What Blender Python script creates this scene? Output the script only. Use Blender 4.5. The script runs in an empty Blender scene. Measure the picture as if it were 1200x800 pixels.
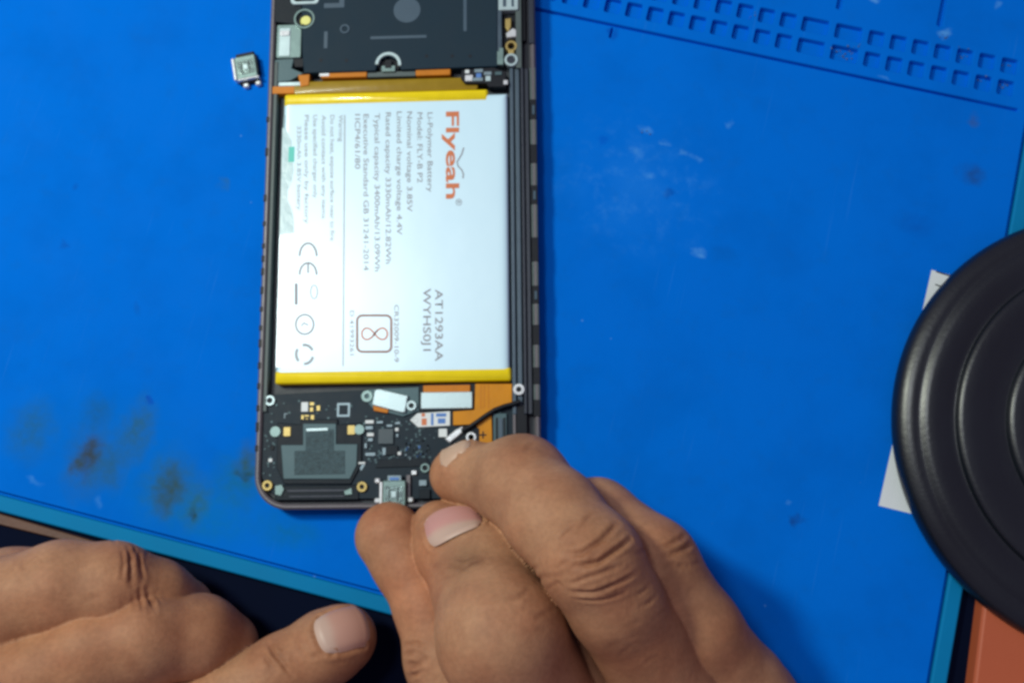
import bpy, math, random
import numpy as np
from mathutils import Matrix, Vector

random.seed(7); RNG = np.random.default_rng(7)
S = 0.001                                  # everything is authored in millimetres
scene = bpy.context.scene
C = scene.collection

# ------------------------------------------------------------------ camera
TILT_X, TILT_Y, DIST, FPX = math.radians(10.0), math.radians(2.5), 283.0, 1200.0
ROT = (Matrix.Rotation(TILT_Y, 3, 'Y') @ Matrix.Rotation(TILT_X, 3, 'X'))
Rn = np.array(ROT)
CAM = -DIST * (Rn @ np.array([0, 0, -1.0]))
cd = bpy.data.cameras.new('camera'); cam = bpy.data.objects.new('camera', cd); C.objects.link(cam)
cd.sensor_width = 36; cd.lens = 36 * FPX / 1200.0; cd.clip_start = 0.01; cd.clip_end = 20
cam.matrix_world = Matrix.Translation(Vector(CAM * S)) @ ROT.to_4x4()
scene.camera = cam

# ------------------------------------------------------------------ light
world = bpy.data.worlds.new('World'); scene.world = world; world.use_nodes = True
bg = world.node_tree.nodes['Background']; bg.inputs[0].default_value = (0.95, 0.78, 1.2, 1); bg.inputs[1].default_value = 0.22

def area_lamp(name, loc, target, size, watt, col):
    ld = bpy.data.lights.new(name, 'AREA'); ld.shape = 'DISK'; ld.size = size * S; ld.energy = watt; ld.color = col
    o = bpy.data.objects.new(name, ld); C.objects.link(o)
    o.location = Vector(loc) * S
    o.rotation_euler = (Vector(target) - Vector(loc)).to_track_quat('-Z', 'Y').to_euler()
    return o
area_lamp('bench_lamp', (-385, 205, 530), (-30, 0, 0), 95, 3.0, (0.94, 1.0, 0.84))
area_lamp('ceiling_lamp', (-390, 290, 1300), (0, 0, 0), 220, 4.6, (0.92, 0.98, 1.0))

scene.render.engine = 'CYCLES'
scene.view_settings.view_transform = 'Standard'; scene.view_settings.look = 'None'
scene.view_settings.exposure = 0.0; scene.view_settings.gamma = 1.0
scene.cycles.use_denoising = True
scene.cycles.max_bounces = 6
scene.cycles.filter_width = 3.1

# ------------------------------------------------------------------ layout helpers
def ray(px, py):
    d = Rn @ np.array([px - 600.0, 400.0 - py, -FPX]); return d / np.linalg.norm(d)
def W(px, py, z):                          # point of the photograph lying at height z (mm)
    d = ray(px, py); t = (z - CAM[2]) / d[2]; return CAM + d * t
def pxmm(px, py, z):                       # pixels per mm there
    p = W(px, py, z) - CAM; return FPX / abs((Rn.T @ p)[2])
def rot2(v, a):
    c, s = math.cos(a), math.sin(a); return np.array([c * v[0] - s * v[1], s * v[0] + c * v[1]])
MAT_A = math.radians(-14.0)
def ML(px, py, z=0.0): return rot2(W(px, py, z)[:2], -MAT_A)
PH_A = math.radians(0.5); PH_O = W(466, 300, 0.0)[:2]
def PL(px, py, z): return rot2(W(px, py, z)[:2] - PH_O, -PH_A)

# ------------------------------------------------------------------ mesh builder
class MB:
    def __init__(s): s.v = []; s.f = []; s.smooth = False
    def add(s, v, f):
        o = len(s.v); s.v += [tuple(map(float, q)) for q in v]; s.f += [tuple(i + o for i in q) for q in f]; return s
    def prism(s, poly, z0, z1, ch=0.0):
        p = np.array(poly, float)
        if area2(p) < 0: p = p[::-1]
        n = len(p); rings = [(p, z0)]
        if ch > 0: rings += [(p, z1 - ch), (inset(p, ch * .45), z1 - ch * .3), (inset(p, ch), z1)]
        else: rings += [(p, z1)]
        v = []; f = []
        for q, z in rings: v += [(a[0], a[1], z) for a in q]
        for r in range(len(rings) - 1):
            for i in range(n):
                j = (i + 1) % n; f.append((r * n + i, r * n + j, (r + 1) * n + j, (r + 1) * n + i))
        f.append(tuple(range((len(rings) - 1) * n, len(rings) * n))); f.append(tuple(range(n - 1, -1, -1)))
        return s.add(v, f)
    def ring(s, outer, inner, z0, z1, ch=0.0):
        o = np.array(outer, float); q = np.array(inner, float); n = len(o)
        rs = [(o, z0), (o, z1 - ch), (inset(o, ch), z1), (inset(q, -ch), z1), (q, z1 - ch), (q, z0)] if ch > 0 else [(o, z0), (o, z1), (q, z1), (q, z0)]
        v = []; f = []
        for a, z in rs: v += [(b[0], b[1], z) for b in a]
        m = len(rs)
        for r in range(m):
            for i in range(n):
                j = (i + 1) % n; r2 = (r + 1) % m
                f.append((r * n + i, r * n + j, r2 * n + j, r2 * n + i))
        return s.add(v, f)
    def lathe(s, prof, seg=32, c=(0, 0)):
        v = []; f = []; m = len(prof)
        for i in range(seg):
            a = 2 * math.pi * i / seg
            for r, z in prof: v.append((c[0] + r * math.cos(a), c[1] + r * math.sin(a), z))
        for i in range(seg):
            j = (i + 1) % seg
            for k in range(m - 1): f.append((i * m + k, j * m + k, j * m + k + 1, i * m + k + 1))
        return s.add(v, f)
    def tube(s, pts, r, seg=8):
        pts = [np.array(p, float) for p in pts]; n = len(pts); v = []; f = []
        rr = r if hasattr(r, '__len__') else [r] * n
        for i, p in enumerate(pts):
            t = pts[min(i + 1, n - 1)] - pts[max(i - 1, 0)]; t = t / np.linalg.norm(t)
            u = np.cross(t, (0, 0, 1.0)); u = u / (np.linalg.norm(u) + 1e-9); w = np.cross(u, t)
            for k in range(seg):
                a = 2 * math.pi * k / seg; v.append(p + rr[i] * (math.cos(a) * u + math.sin(a) * w))
        for i in range(n - 1):
            for k in range(seg):
                l = (k + 1) % seg; f.append((i * seg + k, i * seg + l, (i + 1) * seg + l, (i + 1) * seg + k))
        f.append(tuple(range(seg))); f.append(tuple(range(n * seg - 1, (n - 1) * seg - 1, -1)))
        return s.add(v, f)
    def sheet(s, poly, z): return s.add([(a[0], a[1], z) for a in poly], [tuple(range(len(poly)))])
    def build(s, name, m, parent=None, smooth=False):
        me = bpy.data.meshes.new(name)
        me.from_pydata([(a * S, b * S, c * S) for a, b, c in s.v], [], s.f); me.update()
        import bmesh
        bm = bmesh.new(); bm.from_mesh(me); bmesh.ops.recalc_face_normals(bm, faces=bm.faces)
        for f_ in bm.faces: f_.smooth = smooth
        bm.to_mesh(me); bm.free()
        if smooth: me.set_sharp_from_angle(angle=math.radians(38))
        me.materials.append(m)
        o = bpy.data.objects.new(name, me); C.objects.link(o); o.parent = parent
        return o
def area2(p):
    x, y = p[:, 0], p[:, 1]; return float(np.sum(x * np.roll(y, -1) - np.roll(x, -1) * y))
def inset(p, d):
    p = np.array(p, float); ccw = area2(p) > 0
    a = p - np.roll(p, 1, 0); b = np.roll(p, -1, 0) - p
    a /= np.linalg.norm(a, axis=1)[:, None] + 1e-12; b /= np.linalg.norm(b, axis=1)[:, None] + 1e-12
    na = np.stack([-a[:, 1], a[:, 0]], 1); nb = np.stack([-b[:, 1], b[:, 0]], 1)
    n = na + nb; n /= np.maximum(np.linalg.norm(n, axis=1), .3)[:, None]
    k = np.maximum((n * na).sum(1), .5)[:, None]
    return p + n / k * (d if ccw else -d)
def rrect(x0, y0, x1, y1, r, n=5):
    x0, x1 = min(x0, x1), max(x0, x1); y0, y1 = min(y0, y1), max(y0, y1); r = min(r, (x1 - x0) * .49, (y1 - y0) * .49)
    out = []
    for cx, cy, a0 in ((x1 - r, y0 + r, -90), (x1 - r, y1 - r, 0), (x0 + r, y1 - r, 90), (x0 + r, y0 + r, 180)):
        for i in range(n + 1):
            a = math.radians(a0 + 90 * i / n); out.append((cx + r * math.cos(a), cy + r * math.sin(a)))
    return out
def circ(c, r, n=24): return [(c[0] + r * math.cos(2 * math.pi * i / n), c[1] + r * math.sin(2 * math.pi * i / n)) for i in range(n)]
def thing(name, label, cat, loc=(0, 0, 0), rz=0.0, group=None):
    o = bpy.data.objects.new(name, None); C.objects.link(o); o.empty_display_size = .01
    o.location = Vector(loc) * S; o.rotation_euler = (0, 0, rz); o['label'] = label; o['category'] = cat
    if group: o['group'] = group
    return o
def tag(o, label, cat, group=None):
    o['label'] = label; o['category'] = cat
    if group: o['group'] = group
    return o

# ------------------------------------------------------------------ materials
def lin(r, g, b):
    f = lambda c: ((c / 255 + .055) / 1.055) ** 2.4 if c > 10 else c / 255 / 12.92
    return (f(r), f(g), f(b))
def nodes_of(name):
    m = bpy.data.materials.new(name); m.use_nodes = True; nt = m.node_tree
    return m, nt, nt.nodes['Principled BSDF']
def mat(name, col, rough=.5, metal=0.0, var=.12, vscale=600, bump=0.0, bscale=2500, coat=0.0, spec=.5):
    m, nt, p = nodes_of(name); N = nt.nodes; L = nt.links
    tc = N.new('ShaderNodeTexCoord'); no = N.new('ShaderNodeTexNoise'); no.inputs['Scale'].default_value = vscale; no.inputs['Detail'].default_value = 4
    L.new(tc.outputs['Object'], no.inputs['Vector'])
    mx = N.new('ShaderNodeMix'); mx.data_type = 'RGBA'
    mx.inputs[6].default_value = (*[c * (1 - var) for c in col], 1); mx.inputs[7].default_value = (*[min(1, c * (1 + var)) for c in col], 1)
    L.new(no.outputs['Fac'], mx.inputs[0]); L.new(mx.outputs[2], p.inputs['Base Color'])
    mr = N.new('ShaderNodeMapRange'); mr.inputs[3].default_value = max(.03, rough - .08); mr.inputs[4].default_value = min(1, rough + .08)
    L.new(no.outputs['Fac'], mr.inputs[0]); L.new(mr.outputs[0], p.inputs['Roughness'])
    p.inputs['Metallic'].default_value = metal; p.inputs['Coat Weight'].default_value = coat; p.inputs['Specular IOR Level'].default_value = spec
    if bump > 0:
        n2 = N.new('ShaderNodeTexNoise'); n2.inputs['Scale'].default_value = bscale; n2.inputs['Detail'].default_value = 5
        L.new(tc.outputs['Object'], n2.inputs['Vector'])
        bp = N.new('ShaderNodeBump'); bp.inputs['Strength'].default_value = bump; bp.inputs['Distance'].default_value = .0003
        L.new(n2.outputs['Fac'], bp.inputs['Height']); L.new(bp.outputs[0], p.inputs['Normal'])
    return m

SLATE = lin(46, 70, 84)
M = {
 'frame': mat('bronze_frame', lin(98, 94, 98), .42, .25, .15, 300, .15),
 'ledge': mat('grey_ledge', lin(70, 84, 84), .5, .1, .25, 250, .15),
 'ledge2': mat('slate_rail', lin(66, 84, 98), .38, .2, .12, 250, .1),
 'ledge3': mat('dark_rail', lin(34, 42, 56), .4, .1, .12, 250, .1),
 'tray': mat('tray_metal', lin(28, 36, 44), .5, .1, .2, 300, .2),
 'black': mat('black_plastic', lin(10, 16, 26), .5, 0, .2, 400, .1, 2500, 0, .25),
 'cover': mat('cover_plastic', lin(18, 42, 56), .6, 0, .10, 150, .2, 3500, 0, .2),
 'cover_l': mat('cover_recess', lin(48, 74, 92), .5, 0, .1, 300, .1),
 'board': mat('board_mask', lin(14, 34, 46), .5, 0, .22, 500, .15, 2500, 0, .22),
 'board_d': mat('dark_plastic', lin(10, 24, 34), .5, 0, .2, 400, .15, 2500, 0, .22),
 'metal': mat('pale_metal', lin(176, 198, 200), .35, .35, .08, 400, .08),
 'bright': mat('bright_metal', lin(226, 232, 232), .25, .5, .06, 800, .05),
 'green_m': mat('greenish_metal', lin(118, 144, 140), .34, .35, .1, 400, .1),
 'shell': mat('shell_metal', lin(120, 140, 136), .24, .75, .15, 700, .25, 900),
 'gold': mat('gold_plate', lin(172, 152, 92), .38, .6, .12, 900, .1),
 'orange': mat('orange_flex', lin(200, 130, 0), .45, 0, .2, 220, .15, 1200, .05, .25),
 'copper': mat('copper_flex', lin(186, 112, 18), .45, .1, .2, 300, .1, 1500, .05, .25),
 'yellow': mat('yellow_tape', lin(240, 214, 0), .32, 0, .10, 260, .35, 420, .35),
 'olive': mat('olive_tape', lin(150, 122, 12), .34, 0, .14, 300, .15, 900, .3),
 'mesh': mat('mesh_fabric', lin(58, 80, 86), .6, .2, .7, 1100, 1.0, 2600),
 'spk': mat('speaker_plate', lin(64, 90, 96), .5, .25, .12, 400, .1),
 'white': mat('white_part', lin(214, 222, 222), .45, 0, .06, 800),
 'paper': mat('white_paper', lin(214, 222, 224), .7, 0, .06, 90, .1),
 'ink_o': mat('orange_ink', lin(204, 112, 62), .5, 0, .1, 500),
 'ink_g': mat('grey_ink', lin(132, 132, 138), .5, 0, .15, 900),
 'ink_l': mat('pale_ink', lin(150, 160, 166), .5, 0, .15, 900),
 'ink_b': mat('brown_ink', lin(150, 112, 98), .5, 0, .15, 900),
 'ink_k': mat('black_ink', lin(24, 26, 34), .5, 0, .15, 900),
 'blue_i': mat('blue_mark', lin(70, 120, 190), .5, 0, .15, 900),
 'teal': mat('teal_mark', lin(80, 200, 185), .5, 0, .1, 500),
 'ic': mat('chip_epoxy', lin(38, 58, 66), .4, 0, .15, 900),
 'cap': mat('capacitor', lin(122, 142, 150), .35, .3, .2, 1200),
 'led': mat('led_phosphor', lin(226, 226, 130), .4, 0, .06, 900),
 'disc': mat('black_rubber_plastic', lin(9, 17, 24), .36, 0, .4, 60, .16, 900, 0, .6),
 'table': mat('dark_bench', lin(4, 12, 34), .8, 0, .4, 25, .1, 800, 0, .06),
 'wood': mat('brown_wood', lin(92, 62, 48), .6, 0, .45, 90, .3, 700),
 'terra': mat('orange_card', lin(180, 88, 52), .6, 0, .1, 40, .15, 1500),
 'border': mat('teal_rubber', lin(0, 118, 172), .7, 0, .12, 60, .15, 1500, 0, .12),
}

def silicone():
    m, nt, p = nodes_of('blue_silicone'); N = nt.nodes; L = nt.links
    tc = N.new('ShaderNodeTexCoord')
    def noise(scale, detail=4, vec=None, rough=.5):
        n = N.new('ShaderNodeTexNoise'); n.inputs['Scale'].default_value = scale; n.inputs['Detail'].default_value = detail; n.inputs['Roughness'].default_value = rough
        L.new(vec or tc.outputs['Object'], n.inputs['Vector']); return n
    def mixc(fac, a, b):
        x = N.new('ShaderNodeMix'); x.data_type = 'RGBA'
        for s_, v in ((6, a), (7, b)):
            if isinstance(v, tuple): x.inputs[s_].default_value = (*v, 1)
            else: L.new(v, x.inputs[s_])
        if isinstance(fac, float): x.inputs[0].default_value = fac
        else: L.new(fac, x.inputs[0])
        return x.outputs[2]
    def math_(op, a, b):
        x = N.new('ShaderNodeMath'); x.operation = op; x.use_clamp = True
        for i, v in enumerate((a, b)):
            if isinstance(v, (int, float)): x.inputs[i].default_value = v
            else: L.new(v, x.inputs[i])
        return x.outputs[0]
    def mr(v, a, b, c=0.0, d=1.0):
        x = N.new('ShaderNodeMapRange'); x.interpolation_type = 'SMOOTHSTEP'; L.new(v, x.inputs[0])
        for i, q in enumerate((a, b, c, d)): x.inputs[i + 1].default_value = q
        return x.outputs[0]
    n0 = noise(14, 3)
    col = mixc(n0.outputs['Fac'], lin(0, 103, 207), lin(0, 110, 215))
    nA, nB = noise(34, 4, None, .6), noise(150, 5, None, .65)
    col = mixc(math_('MULTIPLY', mr(nA.outputs['Fac'], .42, .7), .28), col, lin(0, 88, 178))
    col = mixc(math_('MULTIPLY', mr(nB.outputs['Fac'], .5, .75), .14), col, lin(20, 90, 160))
    # hair-fine scratches: strongly stretched noise, two headings
    for rz, sx in ((.5, 1400), (-.9, 1100)):
        mp = N.new('ShaderNodeMapping'); mp.inputs['Rotation'].default_value = (0, 0, rz); mp.inputs['Scale'].default_value = (sx, 26, 1); L.new(tc.outputs['Object'], mp.inputs['Vector'])
        ns = N.new('ShaderNodeTexNoise'); ns.inputs['Scale'].default_value = 1; ns.inputs['Detail'].default_value = 2; L.new(mp.outputs[0], ns.inputs['Vector'])
        gate = mr(noise(28, 2).outputs['Fac'], .48, .62)
        col = mixc(math_('MULTIPLY', math_('MULTIPLY', mr(ns.outputs['Fac'], .66, .74), gate), .09), col, lin(70, 140, 225))
    # noise-warped coordinates for stain outlines
    nw = N.new('ShaderNodeTexNoise'); nw.inputs['Scale'].default_value = 190; nw.inputs['Detail'].default_value = 3; L.new(tc.outputs['Object'], nw.inputs['Vector'])
    sub = N.new('ShaderNodeVectorMath'); sub.operation = 'SUBTRACT'; L.new(nw.outputs['Color'], sub.inputs[0]); sub.inputs[1].default_value = (.5, .5, .5)
    scl = N.new('ShaderNodeVectorMath'); scl.operation = 'SCALE'; L.new(sub.outputs[0], scl.inputs[0]); scl.inputs['Scale'].default_value = .007
    ad = N.new('ShaderNodeVectorMath'); ad.operation = 'ADD'; L.new(tc.outputs['Object'], ad.inputs[0]); L.new(scl.outputs[0], ad.inputs[1])
    def blob(px, py, rx, ry, soft=.5):
        c = ML(px, py) * S; k = pxmm(px, py, 0)
        s1 = N.new('ShaderNodeVectorMath'); s1.operation = 'SUBTRACT'; L.new(ad.outputs[0], s1.inputs[0]); s1.inputs[1].default_value = (c[0], c[1], 0)
        s2 = N.new('ShaderNodeVectorMath'); s2.operation = 'MULTIPLY'; L.new(s1.outputs[0], s2.inputs[0]); s2.inputs[1].default_value = (k / rx / S, k / ry / S, 0)
        ln = N.new('ShaderNodeVectorMath'); ln.operation = 'LENGTH'; L.new(s2.outputs[0], ln.inputs[0])
        return mr(ln.outputs['Value'], soft, 1.25, 1.0, 0.0)
    grime = noise(420, 4)
    gr = mr(grime.outputs['Fac'], .3, .7, .6, 1.0)
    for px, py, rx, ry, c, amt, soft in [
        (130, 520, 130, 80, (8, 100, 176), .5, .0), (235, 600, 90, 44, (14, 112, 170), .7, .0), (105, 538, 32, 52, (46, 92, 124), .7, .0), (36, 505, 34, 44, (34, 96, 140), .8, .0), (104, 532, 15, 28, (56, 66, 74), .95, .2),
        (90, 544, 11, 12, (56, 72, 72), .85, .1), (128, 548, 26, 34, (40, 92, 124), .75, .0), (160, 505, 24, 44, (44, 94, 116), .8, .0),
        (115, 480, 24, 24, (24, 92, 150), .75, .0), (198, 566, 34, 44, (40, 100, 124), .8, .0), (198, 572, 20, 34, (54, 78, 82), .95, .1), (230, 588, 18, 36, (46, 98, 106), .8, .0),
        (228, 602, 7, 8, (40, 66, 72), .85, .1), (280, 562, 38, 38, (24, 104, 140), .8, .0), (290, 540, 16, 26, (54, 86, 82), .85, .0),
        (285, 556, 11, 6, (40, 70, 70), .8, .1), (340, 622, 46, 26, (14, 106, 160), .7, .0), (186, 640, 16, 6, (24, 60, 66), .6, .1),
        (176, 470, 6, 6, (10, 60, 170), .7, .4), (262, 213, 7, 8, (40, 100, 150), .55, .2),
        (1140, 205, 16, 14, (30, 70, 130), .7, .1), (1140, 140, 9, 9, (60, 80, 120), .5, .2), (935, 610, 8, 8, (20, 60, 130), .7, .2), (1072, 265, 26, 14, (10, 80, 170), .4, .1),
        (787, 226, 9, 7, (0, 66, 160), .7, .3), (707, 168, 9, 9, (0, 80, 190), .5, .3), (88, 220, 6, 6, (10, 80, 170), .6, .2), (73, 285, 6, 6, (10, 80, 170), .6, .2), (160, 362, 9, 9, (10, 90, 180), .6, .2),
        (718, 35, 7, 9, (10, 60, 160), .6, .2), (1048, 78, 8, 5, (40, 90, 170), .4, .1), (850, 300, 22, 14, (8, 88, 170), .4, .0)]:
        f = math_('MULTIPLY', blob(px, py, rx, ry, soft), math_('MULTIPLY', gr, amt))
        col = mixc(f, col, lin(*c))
    # rubbed whitish scuffs
    sc = noise(170, 6, None, .65); sc2 = noise(60, 3)
    area = blob(745, 215, 110, 90, .1)
    f = math_('MULTIPLY', math_('MULTIPLY', area, mr(sc.outputs['Fac'], .46, .8)), .24)
    col = mixc(f, col, lin(90, 172, 238))
    f = math_('MULTIPLY', math_('MULTIPLY', blob(740, 220, 95, 80, .0), mr(sc2.outputs['Fac'], .3, .7)), .30)
    col = mixc(f, col, lin(40, 130, 225))
    for px, py, rx, ry, a in [(757, 153, 7, 4, .5), (818, 293, 7, 4, .7), (805, 180, 6, 4, .4), (818, 185, 6, 3, .4), (762, 208, 6, 5, .4), (742, 180, 7, 6, .35), (780, 167, 5, 3, .4), (853, 143, 4, 4, .4), (1108, 43, 5, 5, .8), (1025, 2, 5, 3, .8), (1172, 3, 4, 4, .5), (1036, 87, 6, 2, .4), (925, 590, 3, 2, .3), (40, 562, 9, 3, .3), (114, 590, 5, 6, .25)]:
        col = mixc(math_('MULTIPLY', blob(px, py, rx * 1.3, ry * 1.3, .0), a * .45), col, lin(120, 196, 240))
    # fine dust specks
    vo = N.new('ShaderNodeTexVoronoi'); vo.inputs['Scale'].default_value = 110; L.new(tc.outputs['Object'], vo.inputs['Vector'])
    rnd = N.new('ShaderNodeSeparateColor'); L.new(vo.outputs['Color'], rnd.inputs[0])
    sp = math_('MULTIPLY', mr(vo.outputs['Distance'], .02, .05, 1.0, 0.0), mr(rnd.outputs[0], .86, .9))
    col = mixc(math_('MULTIPLY', sp, .35), col, lin(110, 170, 225))
    L.new(col, p.inputs['Base Color'])
    L.new(mr(sc2.outputs['Fac'], .3, .7, .75, .9), p.inputs['Roughness'])
    nb = noise(2600, 3); nb2 = noise(120, 3)
    sm = N.new('ShaderNodeMath'); sm.operation = 'MULTIPLY_ADD'; L.new(nb2.outputs['Fac'], sm.inputs[0]); sm.inputs[1].default_value = 2.0; L.new(nb.outputs['Fac'], sm.inputs[2])
    bp = N.new('ShaderNodeBump'); bp.inputs['Strength'].default_value = .16; bp.inputs['Distance'].default_value = .0003; L.new(sm.outputs[0], bp.inputs['Height']); L.new(bp.outputs[0], p.inputs['Normal'])
    p.inputs['Specular IOR Level'].default_value = .03
    return m
M['silicone'] = silicone()

# ------------------------------------------------------------------ bench top
MAT_T = 2.6
b = MB(); b.prism(rrect(-700, -260, 700, 700, 8), -30, -MAT_T, .8)
o = b.build('bench_top', M['table']); o['kind'] = 'structure'

# ------------------------------------------------------------------ silicone mat
mat_root = thing('silicone_mat', 'large blue silicone repair mat with moulded pockets lying under the phone', 'repair mat', (0, 0, 0), MAT_A)
xr = (ML(1085.5, 800)[0] + ML(1197.6, 160)[0]) / 2
xo = (ML(1111.5, 800)[0] + ML(1127, 695)[0]) / 2
yb = (ML(0, 575)[1] + ML(463, 696)[1]) / 2
yo = (ML(0, 601)[1] + ML(468, 721)[1]) / 2
xl, yt = -250.0, 190.0
GR = 1.15                                       # border groove width
holes = []                                    # x0,x1,y0,y1 in mat space
lower = [(682, 0), (707, 0), (733, 3), (759, 7), (784, 12), (809, 17), (834, 22), (859, 28), (885, 32), (910, 37)]
base = ML(1014, 59); step = (ML(1170, 91)[0] - ML(1014, 59)[0]) / 6.0
base_u = ML(1019, 34); row_dy = base_u[1] - base[1]
wl = ML(936, 43)[0]; wr = ML(975, 51)[0]; wide = ML(970, 46)[0] - wl
cw = step * .80; chh = abs(row_dy) * .74
for row, (bx, by) in enumerate((base, (base_u[0], base_u[1]))):
    by = base[1] + row * row_dy; off = base_u[0] - base[0] if row else 0.0
    for k in range(0, 10):
        x0 = base[0] + off + k * step
        if x0 + cw < xr - 3: holes.append((x0, x0 + cw, by - chh, by))
    for x0 in (wl, wr): holes.append((x0 + off, x0 + off + wide, by - chh, by))
    for k in range(1, 24):
        x0 = wl + off - k * step; holes.append((x0, x0 + cw, by - chh, by))
g0, g1 = ML(631, 11.5), ML(1200, 131)
gy = (g0[1] + g1[1]) / 2
groove = (-240.0, xr - 2.0, gy - .75, gy + .75)
slots = []
a_, b_ = ML(1106, 0), ML(1101, 32); sw = 1.1; yb1 = b_[1]
slots.append((b_[0] - sw, b_[0] + sw, yb1, yb1 + 40))
a_ = ML(983, 12); slots.append((a_[0] - sw, a_[0] + sw, a_[1], a_[1] + 40))
a_ = ML(862, -14); slots.append((a_[0] - sw, a_[0] + sw, a_[1], a_[1] + 40))
tk = ML(718, 32); slots.append((tk[0] - .6, tk[0] + .6, gy - 4.2, gy - .56))
allh = holes + [groove] + slots
xs = sorted({xl, xr} | {round(h[i], 4) for h in allh for i in (0, 1)}); ys = sorted({yb, yt} | {round(h[i], 4) for h in allh for i in (2, 3)})
def densify(v, st):
    out = [v[0]]
    for q in v[1:]:
        n = max(1, int((q - out[-1]) / st)); p0 = out[-1]
        out += [p0 + (q - p0) * (i + 1) / n for i in range(n)]
    return out
xs = [x for i, x in enumerate(xs) if i == 0 or x - xs[i - 1] > 1e-3]; ys = [y for i, y in enumerate(ys) if i == 0 or y - ys[i - 1] > 1e-3]
mb = MB(); vid = {}
def vtx(i, j):
    if (i, j) not in vid: vid[(i, j)] = len(mb.v); mb.v.append((xs[i], ys[j], 0.0))
    return vid[(i, j)]
for i in range(len(xs) - 1):
    for j in range(len(ys) - 1):
        cx, cy = (xs[i] + xs[i + 1]) / 2, (ys[j] + ys[j + 1]) / 2
        if any(h[0] < cx < h[1] and h[2] < cy < h[3] for h in allh): continue
        mb.f.append((vtx(i, j), vtx(i + 1, j), vtx(i + 1, j + 1), vtx(i, j + 1)))
mb.build('mat_surface', M['silicone'], mat_root)
def pocket_mesh(w, h, depth, r):
    o_ = MB(); sq = rrect(-w / 2, -h / 2, w / 2, h / 2, .02); ins = rrect(-w / 2 + .12, -h / 2 + .12, w / 2 - .12, h / 2 - .12, r)
    in2 = rrect(-w / 2 + .4, -h / 2 + .4, w / 2 - .4, h / 2 - .4, r * .8); n = len(sq); v = []; f = []
    in1 = inset(ins, .14)
    rings = [(sq, 0), (ins, -.03), (in1, -.25), (inset(ins, .2), -depth + .25), (in2, -depth)]
    for q, z in rings: v += [(a[0], a[1], z) for a in q]
    for k in range(len(rings) - 1):
        for i in range(n): j = (i + 1) % n; f.append((k * n + i, k * n + j, (k + 1) * n + j, (k + 1) * n + i))
    f.append(tuple(range((len(rings) - 1) * n, len(rings) * n)))
    return o_.add(v, f)
proto = {}
for h in holes:
    key = round(h[1] - h[0], 2)
    c = ((h[0] + h[1]) / 2, (h[2] + h[3]) / 2)
    if key not in proto:
        o = pocket_mesh(h[1] - h[0], h[3] - h[2], 1.8, .75).build('pocket', M['silicone'], mat_root, True); proto[key] = o
    else:
        o = proto[key].copy(); C.objects.link(o)
    o.location = (c[0] * S, c[1] * S, 0)
for nm, h, d in [('groove', groove, 1.5)] + [('slot', s_, 1.4) for s_ in slots]:
    w_, hh = h[1] - h[0], h[3] - h[2]
    o = pocket_mesh(w_, hh, d, min(w_, hh) * .3).build(nm, M['silicone'], mat_root, True); o.location = ((h[0] + h[1]) / 2 * S, (h[2] + h[3]) / 2 * S, 0)
cb = MB()
for px, py, n_, sp_ in [(992, 60, 22, 9), (1129, 62, 8, 5), (1150, 92, 3, 5), (1182, 74, 4, 4), (1178, 97, 7, 5), (885, 18, 4, 5), (1108, 44, 7, 3), (757, 154, 4, 4)]:
    for _ in range(n_):
        q = ML(px + random.gauss(0, sp_), py + random.gauss(0, sp_ * .5)); inside = any(h[0] + .4 < q[0] < h[1] - .4 and h[2] + .4 < q[1] < h[3] - .4 for h in holes); z0 = -1.8 if inside else 0.0
        r_ = random.uniform(.12, .38); cb.prism([(q[0] + r_ * random.uniform(.5, 1.2) * math.cos(t), q[1] + r_ * random.uniform(.5, 1.2) * math.sin(t)) for t in (0, 1.1, 2.3, 3.4, 4.6, 5.5)], z0, z0 + r_ * .9, r_ * .2)
o = cb.build('crumbs', mat('solder_crumb', lin(64, 96, 140), .6, 0, .5, 1500), None); o.rotation_euler = (0, 0, MAT_A); o['kind'] = 'stuff'; o['label'] = 'grey crumbs of solder and dust in the mat pockets'
# edge skirt and teal border strips (bottom, right)
b = MB(); b.prism([(xl, yb + .001), (xr - .001, yb + .001), (xr - .001, yt), (xl, yt)], -MAT_T, -1.9); b.build('mat_base', M['silicone'], mat_root)
b = MB()
for (x0, y0, x1, y1) in ((xl, yb - GR, xr, yb), (xr, yb - GR, xr + GR, yt)): b.sheet([(x0, y0), (x1, y0), (x1, y1), (x0, y1)], -1.8)
for (x0, y0, x1, y1) in ((xl, yb, xr, yb), (xr, yb, xr, yt)): b.add([(x0, y0, 0), (x1, y1, 0), (x1, y1, -2), (x0, y0, -2)], [(0, 1, 2, 3)])
b.build('border_groove', M['silicone'], mat_root)
b = MB(); b.prism([(xl, yo), (xo, yo), (xo, yb - GR), (xl, yb - GR)], -MAT_T, .05, .5); b.build('border_strip', M['border'], mat_root)
b = MB(); b.prism([(xr + GR, yb - GR + .02), (xo, yb - GR + .02), (xo, yt), (xr + GR, yt)], -MAT_T, .05, .5); b.build('border_strip', M['border'], mat_root)

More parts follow.
